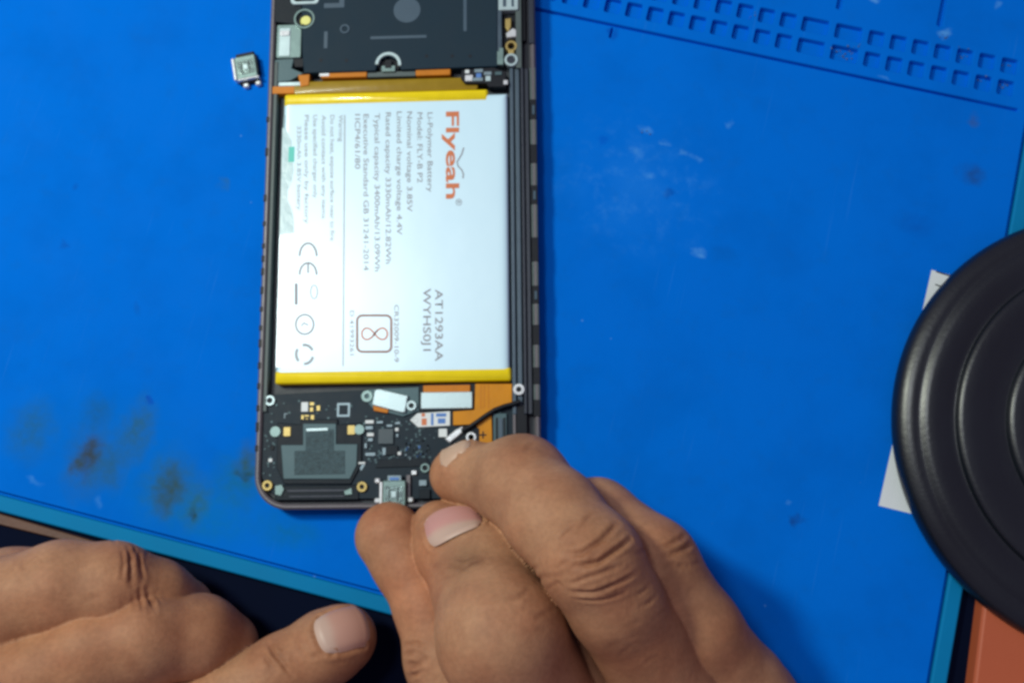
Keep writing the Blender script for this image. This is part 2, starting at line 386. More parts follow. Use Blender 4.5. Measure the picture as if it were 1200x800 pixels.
# ------------------------------------------------------------------ phone
ph = thing('smartphone', 'opened smartphone lying face down with battery and circuit boards exposed', 'phone', (PH_O[0], PH_O[1], 0), PH_A)
Z_TOP, Z_TRAY, Z_BRD, Z_BAT = 7.0, 3.6, 5.2, 6.7
X0 = PL(301, 480, 6)[0]; X1 = PL(633, 480, 6)[0]; Y0 = PL(420, 596, 6)[1]; Y1 = Y0 + 157
def R_(x0, y0, x1, y1, z):                     # photograph box at height z -> phone-space box (mean of the sides)
    a, c = PL(x0, y0, z), PL(x1, y1, z); d, e = PL(x0, y1, z), PL(x1, y0, z)
    return ((a[0] + d[0]) / 2, (d[1] + c[1]) / 2, (e[0] + c[0]) / 2, (a[1] + e[1]) / 2)
def pbox(name, box, z0, z1, m, r=.3, ch=.12, parent=None, label=None):
    x0, y0, x1, y1 = R_(*box, z1)
    o = MB().prism(rrect(x0, y0, x1, y1, r, 3), z0, z1, ch).build(name, M[m], parent or ph)
    if label: o['label'] = label
    return o
def ppoly(name, pts, z0, z1, m, ch=.1, parent=None, label=None):
    o = MB().prism([PL(x, y, z1) for x, y in pts], z0, z1, ch).build(name, M[m], parent or ph)
    if label: o['label'] = label
    return o
def pring(name, px, py, ro, ri, z0, z1, m, parent=None, hole='black'):
    k = pxmm(px, py, z1); c = PL(px, py, z1)
    o = MB().ring(circ(c, ro / k), circ(c, ri / k), z0, z1, .12).build(name, M[m], parent or ph, True)
    if hole: MB().prism(circ(c, ri / k * 1.02, 16), z0 + .02, z1 - .5).build('screw_hole', M[hole], o)
    return o
def pcyl(name, px, py, r, z0, z1, m, parent=None, ch=.12):
    k = pxmm(px, py, z1); return MB().prism(circ(PL(px, py, z1), r / k), z0, z1, ch).build(name, M[m], parent or ph)

# frame shell: screen slab, outer wall, tray, ledges
MB().prism(rrect(X0 + 1.0, Y0 + 1.0, X1 - 1.0, Y1 - 1.0, 8.0, 10), 0.0, 1.2, 0).build('screen_slab', M['black'], ph)
fo, fi = rrect(X0, Y0, X1, Y1, 9.0, 12), rrect(X0 + 1.5, Y0 + 1.5, X1 - 1.5, Y1 - 1.5, 7.6, 12)
MB().ring(fo, fi, .9, 6.2, .5).build('outer_frame', M['frame'], ph, True)
MB().prism(rrect(X0 + 1.45, Y0 + 1.45, X1 - 1.45, Y1 - 1.45, 7.6, 12), 1.1, Z_TRAY).build('tray_floor', M['tray'], ph)
bt = R_(322, 100, 597, 448, Z_BAT)             # battery bay
MB().prism([(X0 + 1.5, Y0 + 26), (bt[0] - .7, Y0 + 26), (bt[0] - .7, Y1 - 30), (X0 + 1.5, Y1 - 30)], Z_TRAY, 5.9, .35).build('side_ledge', M['ledge'], ph)
xb = bt[2] + .35
for i, (w, z, m_, g) in enumerate([(1.15, 6.0, 'ledge2', 0), (1.4, 5.5, 'ledge2', .28), (.9, 6.2, 'ledge3', .3), (1.3, 5.6, 'ledge3', .12), (1.8, 6.1, 'ledge', .25)]):
    xb += g; MB().prism([(xb, Y0 + 24.5), (xb + w, Y0 + 24.5), (xb + w, Y1 - 34), (xb, Y1 - 34)], Z_TRAY, z, .25).build('side_rail', M[m_], ph); xb += w
MB().prism([(xb, Y0 + 8), (X1 - 1.45, Y0 + 8), (X1 - 1.45, Y1 - 12), (xb, Y1 - 12)], Z_TRAY, 5.75, .2).build('side_ledge', M['ledge3'], ph)
# dark clip notches along both flanks
for y in (140, 178, 232, 262, 288, 303, 318, 340, 362, 384, 402, 428, 452, 478, 500, 525):
    p = PL(306, y, 6.3); w = 1.1; h = random.uniform(1.2, 2.6)
    MB().prism([(X0 - .12, p[1] - h / 2), (X0 + .75, p[1] - h / 2), (X0 + .75, p[1] + h / 2), (X0 - .12, p[1] + h / 2)], 3.2, 6.32, .1).build('clip_notch', M['black'], ph)
for y, hh in ((128, 26), (180, 24), (228, 24), (292, 30), (345, 22), (392, 24), (440, 20), (478, 20)):
    p = PL(628, y, 6.3); h = hh / 4.4
    n_ = MB().prism([(X1 - 1.7, p[1] - h / 2), (X1 + .1, p[1] - h / 2), (X1 + .1, p[1] + h / 2), (X1 - 1.7, p[1] + h / 2)], 3.0, 6.3, .1).build('clip_notch', M['black'], ph)
    if y in (228, 345, 128): MB().prism(rrect(X1 - 1.1, p[1] - h * .28, X1 - .35, p[1] + h * .2, .2, 3), 6.2, 6.55, .1).build('clip_tab', M['cover_l'], n_)
MB().prism([(X1 - 1.75, PL(628, 52, 6)[1]), (X1 - .2, PL(628, 52, 6)[1]), (X1 - .2, Y1 - 6), (X1 - 1.75, Y1 - 6)], 5.9, 6.6, .2).build('side_button_strip', M['ledge3'], ph)

# ------------------------------------------------------------------ battery
bat = bpy.data.objects.new('battery', None); C.objects.link(bat); bat.parent = ph; bat['label'] = 'pale blue battery pack with orange lettering and yellow tape at both ends'
bx0, by0, bx1, by1 = R_(327, 112, 596, 444, Z_BAT)
def label_mat():
    m, nt, p = nodes_of('battery_label'); N = nt.nodes; L = nt.links
    tc = N.new('ShaderNodeTexCoord'); no = N.new('ShaderNodeTexNoise'); no.inputs['Scale'].default_value = 45; no.inputs['Detail'].default_value = 3; L.new(tc.outputs['Object'], no.inputs['Vector'])
    mx = N.new('ShaderNodeMix'); mx.data_type = 'RGBA'; mx.inputs[6].default_value = (*lin(196, 232, 248), 1); mx.inputs[7].default_value = (*lin(206, 238, 250), 1)
    L.new(no.outputs['Fac'], mx.inputs[0]); L.new(mx.outputs[2], p.inputs['Base Color'])
    p.inputs['Roughness'].default_value = .36; p.inputs['Coat Weight'].default_value = 1.0; p.inputs['Coat Roughness'].default_value = .26
    bp = N.new('ShaderNodeBump'); bp.inputs['Strength'].default_value = .25; bp.inputs['Distance'].default_value = .001; L.new(no.outputs['Fac'], bp.inputs['Height']); L.new(bp.outputs[0], p.inputs['Normal'])
    return m
M['label'] = label_mat()
# cell: softly pillowed pouch with rolled edges
def pouch(x0, y0, x1, y1, z0, z1, e=1.1, nx=44, ny=60):
    b_ = MB(); v = []; f = []
    us = [0, .25, .5, .8, 1.2, 1.8] ; xs_ = [x0 + u for u in us] + list(np.linspace(x0 + 3, x1 - 3, nx)) + [x1 - u for u in us[::-1]]
    ys_ = [y0 + u for u in us] + list(np.linspace(y0 + 3, y1 - 3, ny)) + [y1 - u for u in us[::-1]]
    for yy in ys_:
        for xx in xs_:
            d = min(xx - x0, x1 - xx, yy - y0, y1 - yy); t = min(1, d / 1.6); z = z1 - (z1 - z0) * .45 * (1 - math.sqrt(max(0, 1 - (1 - t) ** 2)))
            v.append((xx, yy, z))
    nxx = len(xs_); nyy = len(ys_)
    for j in range(nyy - 1):
        for i in range(nxx - 1): f.append((j * nxx + i, j * nxx + i + 1, (j + 1) * nxx + i + 1, (j + 1) * nxx + i))
    rim = [i for i in range(nxx)] + [j * nxx + nxx - 1 for j in range(1, nyy)] + [(nyy - 1) * nxx + i for i in range(nxx - 2, -1, -1)] + [j * nxx for j in range(nyy - 2, 0, -1)]
    n0 = len(v)
    for i in rim: v.append((v[i][0], v[i][1], z0))
    for k in range(len(rim)): l = (k + 1) % len(rim); f.append((rim[k], rim[l], n0 + l, n0 + k))
    return b_.add(v, f)
pouch(bx0, by0, bx1, by1, Z_TRAY, Z_BAT).build('battery_cell', M['label'], bat, True)
# crinkled clear film roll along the left flank
fv = MB(); pts = []
for i in range(46):
    y = by0 + 3 + (by1 - by0 - 8) * i / 45.; pts.append((bx0 + .5 + .10 * math.sin(i * 1.7) + RNG.normal() * .08, y, Z_BAT - .75 + RNG.normal() * .06))
fv.tube(pts, [.5 + .06 * math.sin(i * 2.3) + RNG.normal() * .04 for i in range(46)], 8).build('film_edge', mat('clear_film_edge', lin(150, 178, 184), .22, 0, .2, 500, .5, 700, .4), bat, True)
fl = [(331, 150), (334, 150)] + [(341 + 5 * math.sin(i * .9) * math.exp(-((i - 9) / 8.) ** 2) + random.uniform(-1.6, 2.2), 165 + i * 11.6) for i in range(23)] + [(332, 430), (323, 430)]
zf = Z_BAT + .03; MB().prism([PL(x, y, zf) for x, y in fl], Z_BAT - .9, zf).build('film_flap', mat('film_flap', lin(186, 216, 218), .3, 0, .14, 500, .6, 500, .5), bat)
for (bx, z, nm, mm_) in [((322, 432, 599, 448), Z_BAT + .12, 'tape', 'yellow'), ((333, 107, 572, 122), Z_BAT + .12, 'tape', 'yellow'), ((344, 93, 560, 108), Z_BAT - .7, 'tape', 'olive')]:
    x0, y0, x1, y1 = R_(*bx, z); o = MB().prism(rrect(x0, y0, x1, y1, .7, 4), Z_TRAY, z, .75 if mm_ == 'yellow' else .3).build(nm, M[mm_], bat, True)
pbox('teal_mark', (338, 172, 345, 190), Z_BAT - .3, Z_BAT + .05, 'teal', .1, .02, bat)
x0, y0, x1, y1 = R_(334, 160, 341, 440, Z_BAT)

def text(body, px, y0, y1, capx, m, bold=0.0, name='printed_text', z=None):
    """one line of print that reads down the battery, its foot at photo x=px"""
    z = z or Z_BAT + .05
    cu = bpy.data.curves.new(name, 'FONT'); cu.body = body; cu.size = 1; cu.offset = bold; cu.resolution_u = 3
    t = bpy.data.objects.new(name, cu); C.objects.link(t); bpy.context.view_layer.update()
    me = bpy.data.meshes.new_from_object(t.evaluated_get(bpy.context.evaluated_depsgraph_get()))
    bpy.data.objects.remove(t); bpy.data.curves.remove(cu)
    n = len(me.vertices); co = np.zeros(n * 3); me.vertices.foreach_get('co', co); co = co.reshape(-1, 3)
    w = co[:, 0].max() - co[:, 0].min(); u = (co[:, 0] - co[:, 0].min()) / w; vcap = co[:, 1] / .7
    a, c = PL(px, y0, z), PL(px, y1, z); k = pxmm(px, (y0 + y1) / 2, z)
    out = np.stack([a[0] + (c[0] - a[0]) * u + vcap * capx / k, a[1] + (c[1] - a[1]) * u, np.full(n, z)], 1) * S
    me.vertices.foreach_set('co', out.ravel().astype(np.float32)); me.update(); me.materials.clear(); me.materials.append(M[m])
    o = bpy.data.objects.new(name, me); C.objects.link(o); o.parent = bat
    return o
text('Flyeah', 523, 131, 233, 15, 'ink_o', .022, 'brand_lettering')
text('\u00ae', 534, 233, 241, 7, 'ink_g', 0)
for body, px, y0, y1, cp in [
    ('Li-Polymer Battery', 501, 132, 225, 6.2), ('Model: FLY-B P2', 489, 132, 214, 6.2), ('Nominal voltage 3.85V', 477, 131, 248, 6.2),
    ('Limited charge voltage 4.4V', 465, 131, 275, 6.2), ('Rated capacity 3330mAh/12.82Wh', 452, 132, 309, 6.2), ('Typical capacity 3400mAh/13.09Wh', 439, 133, 318, 6.2),
    ('Executive Standard GB 31241-2014', 426, 134, 317, 6.2), ('1ICP4/61/80', 416, 134, 198, 6.2)]:
    text(body, px, y0, y1, cp, 'ink_g', 0.0)
for body, px, y0, y1 in [('Warning', 397, 135, 166), ('Do not heat, expose surface near to fire', 387, 135, 282), ('Avoid contact with any items', 377, 135, 256),
                         ('Use specified charger only', 367, 135, 232), ('Please use only by factory', 357, 135, 262), ('3330mAh 3.85V battery', 348, 148, 246)]:
    text(body, px, y0, y1, 5, 'ink_l', .004)
text('AT1293AA', 510, 339, 423, 9, 'ink_g', 0.004); text('WYHS0J1', 496, 338, 411, 9, 'ink_g', .004)
text('CR32009-10-9', 462, 357, 424, 5.4, 'ink_g'); text('D 41993261', 410, 364, 416, 5, 'ink_g')
def stroke(pts, w, m, name='printed_mark', z=None, closed=False):
    z = z or Z_BAT + .05; P = [np.array(PL(x, y, z)) for x, y in pts]; n = len(P); k = pxmm(*pts[0], z); h = w / k / 2; v = []; f = []
    for i in range(n):
        t = P[(i + 1) % n if closed else min(i + 1, n - 1)] - P[i - 1 if (closed or i) else 0]; t = t / (np.linalg.norm(t) + 1e-9); q = np.array([-t[1], t[0]]) * h
        v += [(*(P[i] + q), z), (*(P[i] - q), z)]
    for i in range(n if closed else n - 1): j = (i + 1) % n; f.append((2 * i, 2 * i + 1, 2 * j + 1, 2 * j))
    return MB().add(v, f).build(name, M[m], bat)
def arc(cx, cy, rx, ry, a0, a1, n=20): return [(cx + rx * math.cos(math.radians(a0 + (a1 - a0) * i / n)), cy + ry * math.sin(math.radians(a0 + (a1 - a0) * i / n))) for i in range(n + 1)]
stroke([(404, 135), (402, 429)], 1.2, 'ink_l', 'printed_rule')
stroke(arc(361, 300, 10, 15, 180, 360), 2.2, 'ink_g'); stroke(arc(361, 322, 10, 14, 180, 360), 2.2, 'ink_g'); stroke([(361, 309), (361, 320)], 2, 'ink_g')
stroke([(347, 332), (347, 357)], 3.4, 'ink_g'); stroke(arc(368, 342, 4, 8, 0, 360), 1.4, 'ink_l')
stroke(arc(357, 380, 10.5, 11.5, 0, 360)[:-1], 2.0, 'ink_g', closed=True); stroke([(353, 382), (356, 378), (361, 381)], 1.6, 'ink_g')
for a in (0, 120, 240): stroke(arc(357, 415, 10, 11, a + 15, a + 95, 8), 3.2, 'ink_l')
rr = [(x, y) for x, y in rrect(418.5, 369.5, 458.5, 412, 6)]; stroke(rr, 2.6, 'ink_b', closed=True)
lem = [(439 + 15 * math.cos(t) / (1 + math.sin(t) ** 2), 391 + 19 * math.sin(t) * math.cos(t) / (1 + math.sin(t) ** 2)) for t in np.linspace(.0, 2 * math.pi, 60)[:-1]]
stroke(lem, 1.8, 'ink_o', closed=True)
stroke([(437, 394.5), (442, 386)], 1.2, 'ink_g')
stroke([(543.5, 173), (541, 181), (535.5, 190), (537, 195), (541, 199), (543, 204), (542.5, 209)], 1.5, 'ink_g', 'brand_swoosh')

# ------------------------------------------------------------------ upper cover and its neighbours
zc = 6.9
cov = ppoly('upper_cover', [(353, -60), (583, -60), (583, 78), (470, 82), (466, 71), (455, 66), (444, 71), (440, 83), (356, 86), (354, 60)], Z_TRAY, zc, 'cover', .25)
ppoly('cover_step', [(322, -60), (353.5, -60), (353.5, 30), (322, 26)], Z_TRAY, 6.2, 'board_d', .2)
for bx, m_ in [((379.5, 37, 384, 57), 'cover_l'), ((434, 42, 500, 45.5), 'cover_l'), ((543, -40, 547, 37), 'cover_l'), ((380, -30, 404, 9.5), 'cover_l'), ((378, -30, 398, 4), 'cover')]:
    pbox('cover_rib', bx, zc - .1, zc + (.1 if m_ == 'cover_l' else .14), m_, .25, .05, cov)
pcyl('cover_disc', 477, 12, 16, zc - .1, zc + .08, 'cover_l', cov, .05)
pring('cover_dimple', 404, 34, 6, 3.4, zc - .1, zc + .25, 'cover_l', cov)
for x, y in ((376, 71), (406, 71), (500, 66), (530, 66), (551, 66)): pcyl('vent_dot', x, y, 2.0, zc - .1, zc + .04, 'black', cov, .02)
k = pxmm(455, 74, zc); c = PL(455, 76, zc)
hb = [(math.cos(math.radians(a)), math.sin(math.radians(a))) for a in range(-8, 190, 11)]
MB().prism([(c[0] + q[0] * 15.5 / k, c[1] + q[1] * 15.5 / k) for q in hb] + [(c[0] + q[0] * 11.5 / k, c[1] + q[1] * 11.5 / k) for q in hb[::-1]], 5.0, zc + .3, .12).build('screw_boss', M['metal'], ph)
MB().prism(circ(c, 11.6 / k), 5.0, 5.6).build('screw_recess', M['black'], ph)
pbox('screw_bracket', (447, 77, 463, 84), 5.4, 6.6, 'green_m', .3, .1); pbox('screw_slot', (451, 70, 459, 80), 5.5, 6.7, 'black', .3, .1)
pring('flash_ring', 356.5, 22, 12.5, 10, 5.5, zc + .3, 'green_m', None, None); pcyl('flash_well', 356.5, 22, 10.2, 5.5, 6.3, 'black')
pcyl('flash_led', 358.5, 24, 7, 5.6, 7.0, 'led', None, .5)
MB().ring(rrect(*R_(341, -34, 374, 5, 7.1), 1.2), rrect(*R_(345, -34, 370, 1.5, 7.1), .8), 5.4, 7.1, .15).build('camera_frame', M['metal'], ph, True)
pbox('camera_window', (345, -33, 370, 2), 5.4, 6.2, 'black', .6)
br = pbox('side_bracket', (324, 29, 353, 68), Z_TRAY, 6.3, 'green_m', .5, .2)
pbox('bracket_pad', (327, 33, 340, 66), 6.2, 6.5, 'metal', .3, .1, br); pbox('bracket_pad', (328, 36, 339, 42), 6.4, 6.75, 'bright', .2, .08, br)
ppoly('antenna_clip', [(322, 70), (345, 68), (342, 80), (356, 86), (340, 95), (322, 97)], Z_TRAY, 5.7, 'spk', .2)
ppoly('antenna_foot', [(343, 69), (356, 68), (356, 79), (345, 79)], Z_TRAY, 6.2, 'black', .2)
pbox('contact_strip', (326, 96, 357, 101), Z_TRAY, 6.2, 'metal', .3, .2)
ppoly('copper_tab', [(349, 88), (363, 87), (362, 100), (352, 102)], Z_TRAY, 6.25, 'copper', .15)
pbox('corner_tape', (319, 101, 345, 110), Z_TRAY, 6.0, 'copper', .3, .15)
for bx in ((376, 83, 430, 91), (487, 80, 528, 88.5)): pbox('flex_tab', bx, Z_TRAY, 6.35, 'copper', .4, .2)
pbox('flex_tab_shine', (374, 84.5, 386, 89.5), Z_TRAY, 6.42, 'bright', .3, .1)
pbox('bay_bar', (430, 84, 487, 90), Z_TRAY, 5.9, 'ledge', .2, .1)
so = ppoly('connector_socket', [(541, 82), (578, 79), (593, 84), (593, 102), (573, 102), (570, 98), (545, 98), (540, 92)], Z_TRAY, 6.9, 'black', .15)
for x0, y0, x1, y1, m_ in [(545, 82, 550, 86, 'white'), (545, 88, 554, 95, 'bright'), (556, 81, 566, 85, 'cap'), (558, 86, 564, 91, 'blue_i'), (553, 91, 566, 95, 'cap'), (567, 84, 576, 88, 'cap'), (569, 89, 575, 95, 'metal'), (590, 94, 595, 99, 'bright'), (580, 84, 588, 88, 'spk')]:
    pbox('surface_part', (x0, y0, x1, y1), 6.8, 7.2, m_, .1, .06, so)
pbox('edge_bracket', (574, -60, 588, 76), Z_TRAY, 6.6, 'ledge2', .3, .2)
eb = pbox('edge_bracket', (584, -60, 607, 12), Z_TRAY, 6.9, 'metal', .4, .2)
pbox('bracket_groove', (589, -60, 593, 8), 6.85, 6.95, 'ledge2', .1, .02, eb); pbox('bracket_groove', (599, -60, 602, 8), 6.85, 6.95, 'ledge2', .1, .02, eb)
pbox('contact_well', (586, 13, 608, 76), Z_TRAY, 4.6, 'black', .3, .1)
for pts in [[(592, 22), (599, 21), (599, 31), (596, 38), (592, 32)], [(593, 39), (601, 33), (605, 35), (605, 43), (594, 44)], [(595, 58), (602, 57), (603, 63), (596, 64)]]:
    ppoly('spring_contact', pts, 4.5, 6.5, 'gold' if pts[0][0] != 593 else 'bright', .2)
pring('contact_ring', 599, 54, 7, 4, 4.5, 6.4, 'gold', None, None); pring('contact_ring', 599, 70, 8, 5, 4.5, 6.7, 'metal', None, 'ledge3')
ppoly('screw_bridge', [(575, 60), (585, 60), (585, 56), (590, 56), (590, 76), (575, 76)], Z_TRAY, 6.8, 'green_m', .15)
pbox('rail_cap', (604, -60, 611, 80), Z_TRAY, 6.3, 'ledge', .2, .2); pbox('gap_strip', (611.5, -60, 615, 48), Z_TRAY, 5.2, 'black', .1, .05)

# ------------------------------------------------------------------ lower circuit board
brd = ppoly('circuit_board', [(308.5, 463), (424, 457), (604, 451), (606, 520), (604, 572), (590, 584), (330, 584), (312, 573), (306, 556)], Z_TRAY, Z_BRD, 'board', .1)
brd['label'] = 'dark slate charging board at the bottom end of the phone'
zp = Z_BRD
def bpt(name, box, h, m, r=.12, z0=None): return pbox(name, box, (z0 or zp) - .05, (z0 or zp) + h, m, r, min(.1, h * .3), brd)
# loudspeaker
ppoly('speaker_box', [(325, 495), (352, 497), (352, 491), (396, 491), (396, 497), (424, 495), (424, 543), (411, 567), (333, 567), (324, 548)], zp - .05, zp + .5, 'board_d', .2, brd)
sp = ppoly('speaker_plate', [(355, 496), (394, 496), (394, 520), (419, 520), (418, 545), (410, 561), (332, 561), (329, 521), (355, 521)], zp + .4, zp + .8, 'spk', .15, ph)
ppoly('speaker_mesh', [(358, 503), (391, 503), (391, 528), (404, 528), (404, 555), (345, 556), (345, 528), (358, 528)], zp + .75, zp + .92, 'mesh', .05, sp)
ppoly('speaker_mark', [(359, 502), (384, 501), (384, 504), (359, 505)], zp + .9, zp + .97, 'metal', .02, sp)
pcyl('speaker_pad', 322.5, 505.5, 6.5, zp, zp + .75, 'green_m', brd); pcyl('speaker_pad', 421, 503, 6.2, zp, zp + .8, 'green_m', brd)
bpt('gold_pad', (332, 500, 340.5, 511), .8, 'gold', .3); bpt('gold_pad', (407, 498, 416, 509), .8, 'gold', .3)
bpt('gold_dot', (314.5, 537, 319, 541), .25, 'white'); bpt('small_part', (317, 521, 321, 527), .3, 'black')
# printed pads
for x0, y0, x1, y1, m_ in [(353, 471, 361, 482, 'white'), (363, 471, 368, 475, 'gold'), (363, 477, 367, 482, 'gold'), (371, 475, 375, 481, 'gold'), (353, 486, 356, 493, 'gold'), (357, 486, 362, 488, 'gold'), (358, 490, 361, 493, 'gold'), (364, 486, 368, 493, 'gold'), (333, 484, 334, 490, 'cap'), (334, 484, 337, 485, 'cap')]:
    bpt('solder_pad', (x0, y0, x1, y1), .12, m_, .05)
MB().ring(rrect(*R_(395, 472, 410, 488, zp + .1), .1), rrect(*R_(397.3, 474.3, 407.7, 485.7, zp + .1), .05), zp - .02, zp + .1).build('print_square', M['cap'], brd)
for x, y, ro, ri, m_, z1 in [(316, 469, 6.2, 3.2, 'metal', 5.9), (430, 464, 7, 2.6, 'green_m', 6.1), (482, 475, 6, 3, 'metal', 6.5), (313, 568.5, 6.2, 2.6, 'gold', 6.0), (424, 570, 6.2, 2.6, 'gold', 6.0), (552, 512, 6.2, 3.2, 'bright', 6.3), (498, 548, 5.6, 3, 'green_m', 5.9)]:
    pring('screw', x, y, ro, ri, 4.4, z1, m_, brd)
pring('screw', 608, 456, 6.8, 3, 4.4, 6.6, 'bright', ph)
# connectors
ppoly('connector_bracket', [(424, 463), (431, 456), (449, 455), (491, 453), (491, 481), (472, 488), (452, 483), (436, 478)], zp - .05, zp + .55, 'spk', .15, brd)
ppoly('flex_stub', [(437, 474), (456, 478), (454, 484), (438, 481)], zp + .4, zp + .85, 'copper', .1, brd)
ppoly('metal_connector', [(439, 457), (444, 455.5), (478, 463.5), (474.5, 483), (470, 483), (436, 474)], zp + .4, zp + 1.5, 'metal', .2, ph)
ppoly('connector_well', [(491, 451), (558, 449), (558, 480), (530, 483), (491, 483)], zp - .05, zp + .25, 'board_d', .1, brd)
pbox('flex_edge', (496, 451, 551, 461), zp + .1, zp + .8, 'copper', .1, .1)
pbox('metal_connector', (493, 459, 553.5, 478.5), zp + .2, zp + 1.45, 'metal', .25, .2)
# flexible cable
fx = ppoly('flex_cable', [(557, 449.5), (600, 449.5), (600, 472), (584, 478), (570, 486), (556, 497), (531, 498), (531, 482), (556, 480)], zp, zp + .75, 'orange', .12)
for x in (563, 567, 572): MB().prism([PL(x, 450, zp + .8), PL(x + 1, 450, zp + .8), PL(x + 1, 478, zp + .8), PL(x, 478, zp + .8)], zp + .7, zp + .8).build('flex_trace', M['copper'], fx)
f2 = ppoly('flex_cable', [(558, 493), (568, 488), (576, 484), (577, 520), (560, 520)], zp, zp + .55, 'orange', .12)
pbox('flex_mark', (562, 508.5, 570, 510.2), zp + .5, zp + .62, 'black', .02, .01, f2); pbox('flex_mark', (565.2, 505, 566.8, 513.5), zp + .5, zp + .63, 'black', .02, .01, f2)
tab = ppoly('label_tab', [(480.5, 492), (489, 484), (527.5, 481.5), (527.5, 498.5), (490, 500.5)], zp, zp + .5, 'white', .12)
pring('tab_hole', 486.5, 492, 3.6, 2, zp, zp + .62, 'white', tab)
for bx, m_ in [((494, 484, 498, 488), 'ink_o'), ((494, 490, 500, 498), 'ink_o'), ((505, 484, 508, 498), 'blue_i'), ((511, 484, 523, 488), 'blue_i'), ((513, 490, 522, 496), 'blue_i')]: pbox('tab_mark', bx, zp + .45, zp + .55, m_, .05, .02, tab)
pbox('white_part', (514, 502, 524, 512), zp, zp + .8, 'white', .2, .15)
ppoly('clamp_plate', [(529, 520), (549, 494), (562, 502), (562, 523)], zp, zp + .6, 'board_d', .12)
ppoly('cable_plug', [(521, 514), (534, 503), (542, 499), (544, 505), (536, 512), (527, 519)], zp + .3, zp + 1.4, 'bright', .35)
cp = [(610, 470), (602, 473), (592, 475.5), (580, 480), (569, 487), (560, 493.5), (552, 499), (541, 505)]
MB().tube([(*PL(x, y, zp + 1.3), zp + 1.3) for x, y in cp], .62, 10).build('antenna_cable', M['black'], ph, True)
vc = pbox('board_socket', (578, 484, 594, 520), zp, zp + .7, 'spk', .2, .15)
for x in (581, 590): pbox('socket_slot', (x, 489, x + 2.5, 516), zp + .65, zp + .75, 'black', .1, .02, vc)
pbox('socket_bar', (584.5, 490, 589, 518), zp + .65, zp + .95, 'ledge2', .2, .08, vc)
pbox('thin_shim', (601, 476, 604.5, 520), zp - .4, zp + .6, 'frame', .1, .1)
pbox('inner_wall', (605, 474, 618, 520), Z_TRAY, 5.6, 'black', .3, .2)
# chips, capacitors
bpt('chip', (443, 502, 461, 520), .6, 'ic', .15); bpt('chip', (449, 522, 466, 533), .5, 'board_d', .15)
for i, (x0, y0, x1, y1) in enumerate([(428, 492, 438, 496), (441, 493, 449, 496), (428, 499, 437, 503), (430, 507, 438, 511), (431, 513, 437, 517), (427, 519, 430, 525), (463, 501, 467, 505), (464, 508, 467, 512), (448, 524, 452, 533), (466, 529, 470, 533), (428, 530, 440, 534), (453, 497, 460, 500), (420, 541, 428, 543.5), (463, 494, 469, 497)]):
    bpt('capacitor', (x0, y0, x1, y1), random.uniform(.35, .6), 'cap' if i % 3 else 'white', .08)
for i in range(34):
    x = random.uniform(474, 502); y = random.uniform(514, 536); a = random.uniform(1.2, 2.6)
    bpt('small_part', (x, y, x + a, y + random.uniform(1.2, 3)), random.uniform(.2, .45), random.choice(['blue_i', 'cap', 'ic', 'board_d', 'cover_l']), .05)
for i in range(16):
    x = random.uniform(425, 472); y = random.uniform(490, 540); a = random.uniform(1.2, 2.2)
    bpt('small_part', (x, y, x + a, y + random.uniform(1.2, 2.4)), random.uniform(.2, .4), random.choice(['cap', 'ic', 'cover_l']), .05)
dots = MB()
for i in range(150):
    x, y = (random.uniform(428, 505), random.uniform(488, 548)) if i < 90 else random.choice([(random.uniform(312, 428), random.uniform(464, 496)), (random.uniform(309, 322), random.uniform(480, 560)), (random.uniform(490, 605), random.uniform(480, 520))])
    a = random.uniform(.12, .34); q = PL(x, y, zp); dots.prism(rrect(q[0] - a, q[1] - a * random.uniform(.5, 1.2), q[0] + a, q[1] + a, .05, 2), zp - .02, zp + random.uniform(.08, .3))
o = dots.build('solder_dots', M['spk'], brd); o['kind'] = 'stuff'
ppoly('board_bar', [(444, 538), (500, 536), (505, 546), (440, 548)], zp, zp + .35, 'board_d', .1, brd)
ppoly('solder_streak', [(421, 546), (427, 541), (429, 543), (423, 552)], zp, zp + .2, 'cap', .05, brd)
# bottom strip: microphone bar and metal ends
pbox('bottom_bar', (322, 568, 421, 586), 4.0, 5.5, 'board_d', .5, .3); pbox('bar_rib', (336, 573, 405, 576), 5.4, 5.75, 'ledge3', .3, .1); pbox('bar_rib', (338, 580, 404, 582.5), 5.4, 5.7, 'ledge3', .3, .1)
ppoly('metal_clip', [(322, 569), (330, 567), (333, 573), (329, 581), (322, 579)], 5.2, 6.0, 'green_m', .15); ppoly('metal_clip', [(403, 575), (412, 571), (413, 579), (404, 580)], 5.2, 5.9, 'green_m', .15)
for x0, y0, x1, y1, m_ in [(491, 562, 500, 569, 'cap'), (482, 551, 488, 556, 'bright'), (491, 573, 504, 584, 'board_d'), (476, 556, 481, 584, 'frame')]: bpt('port_side_part', (x0, y0, x1, y1), .8, m_, .15)

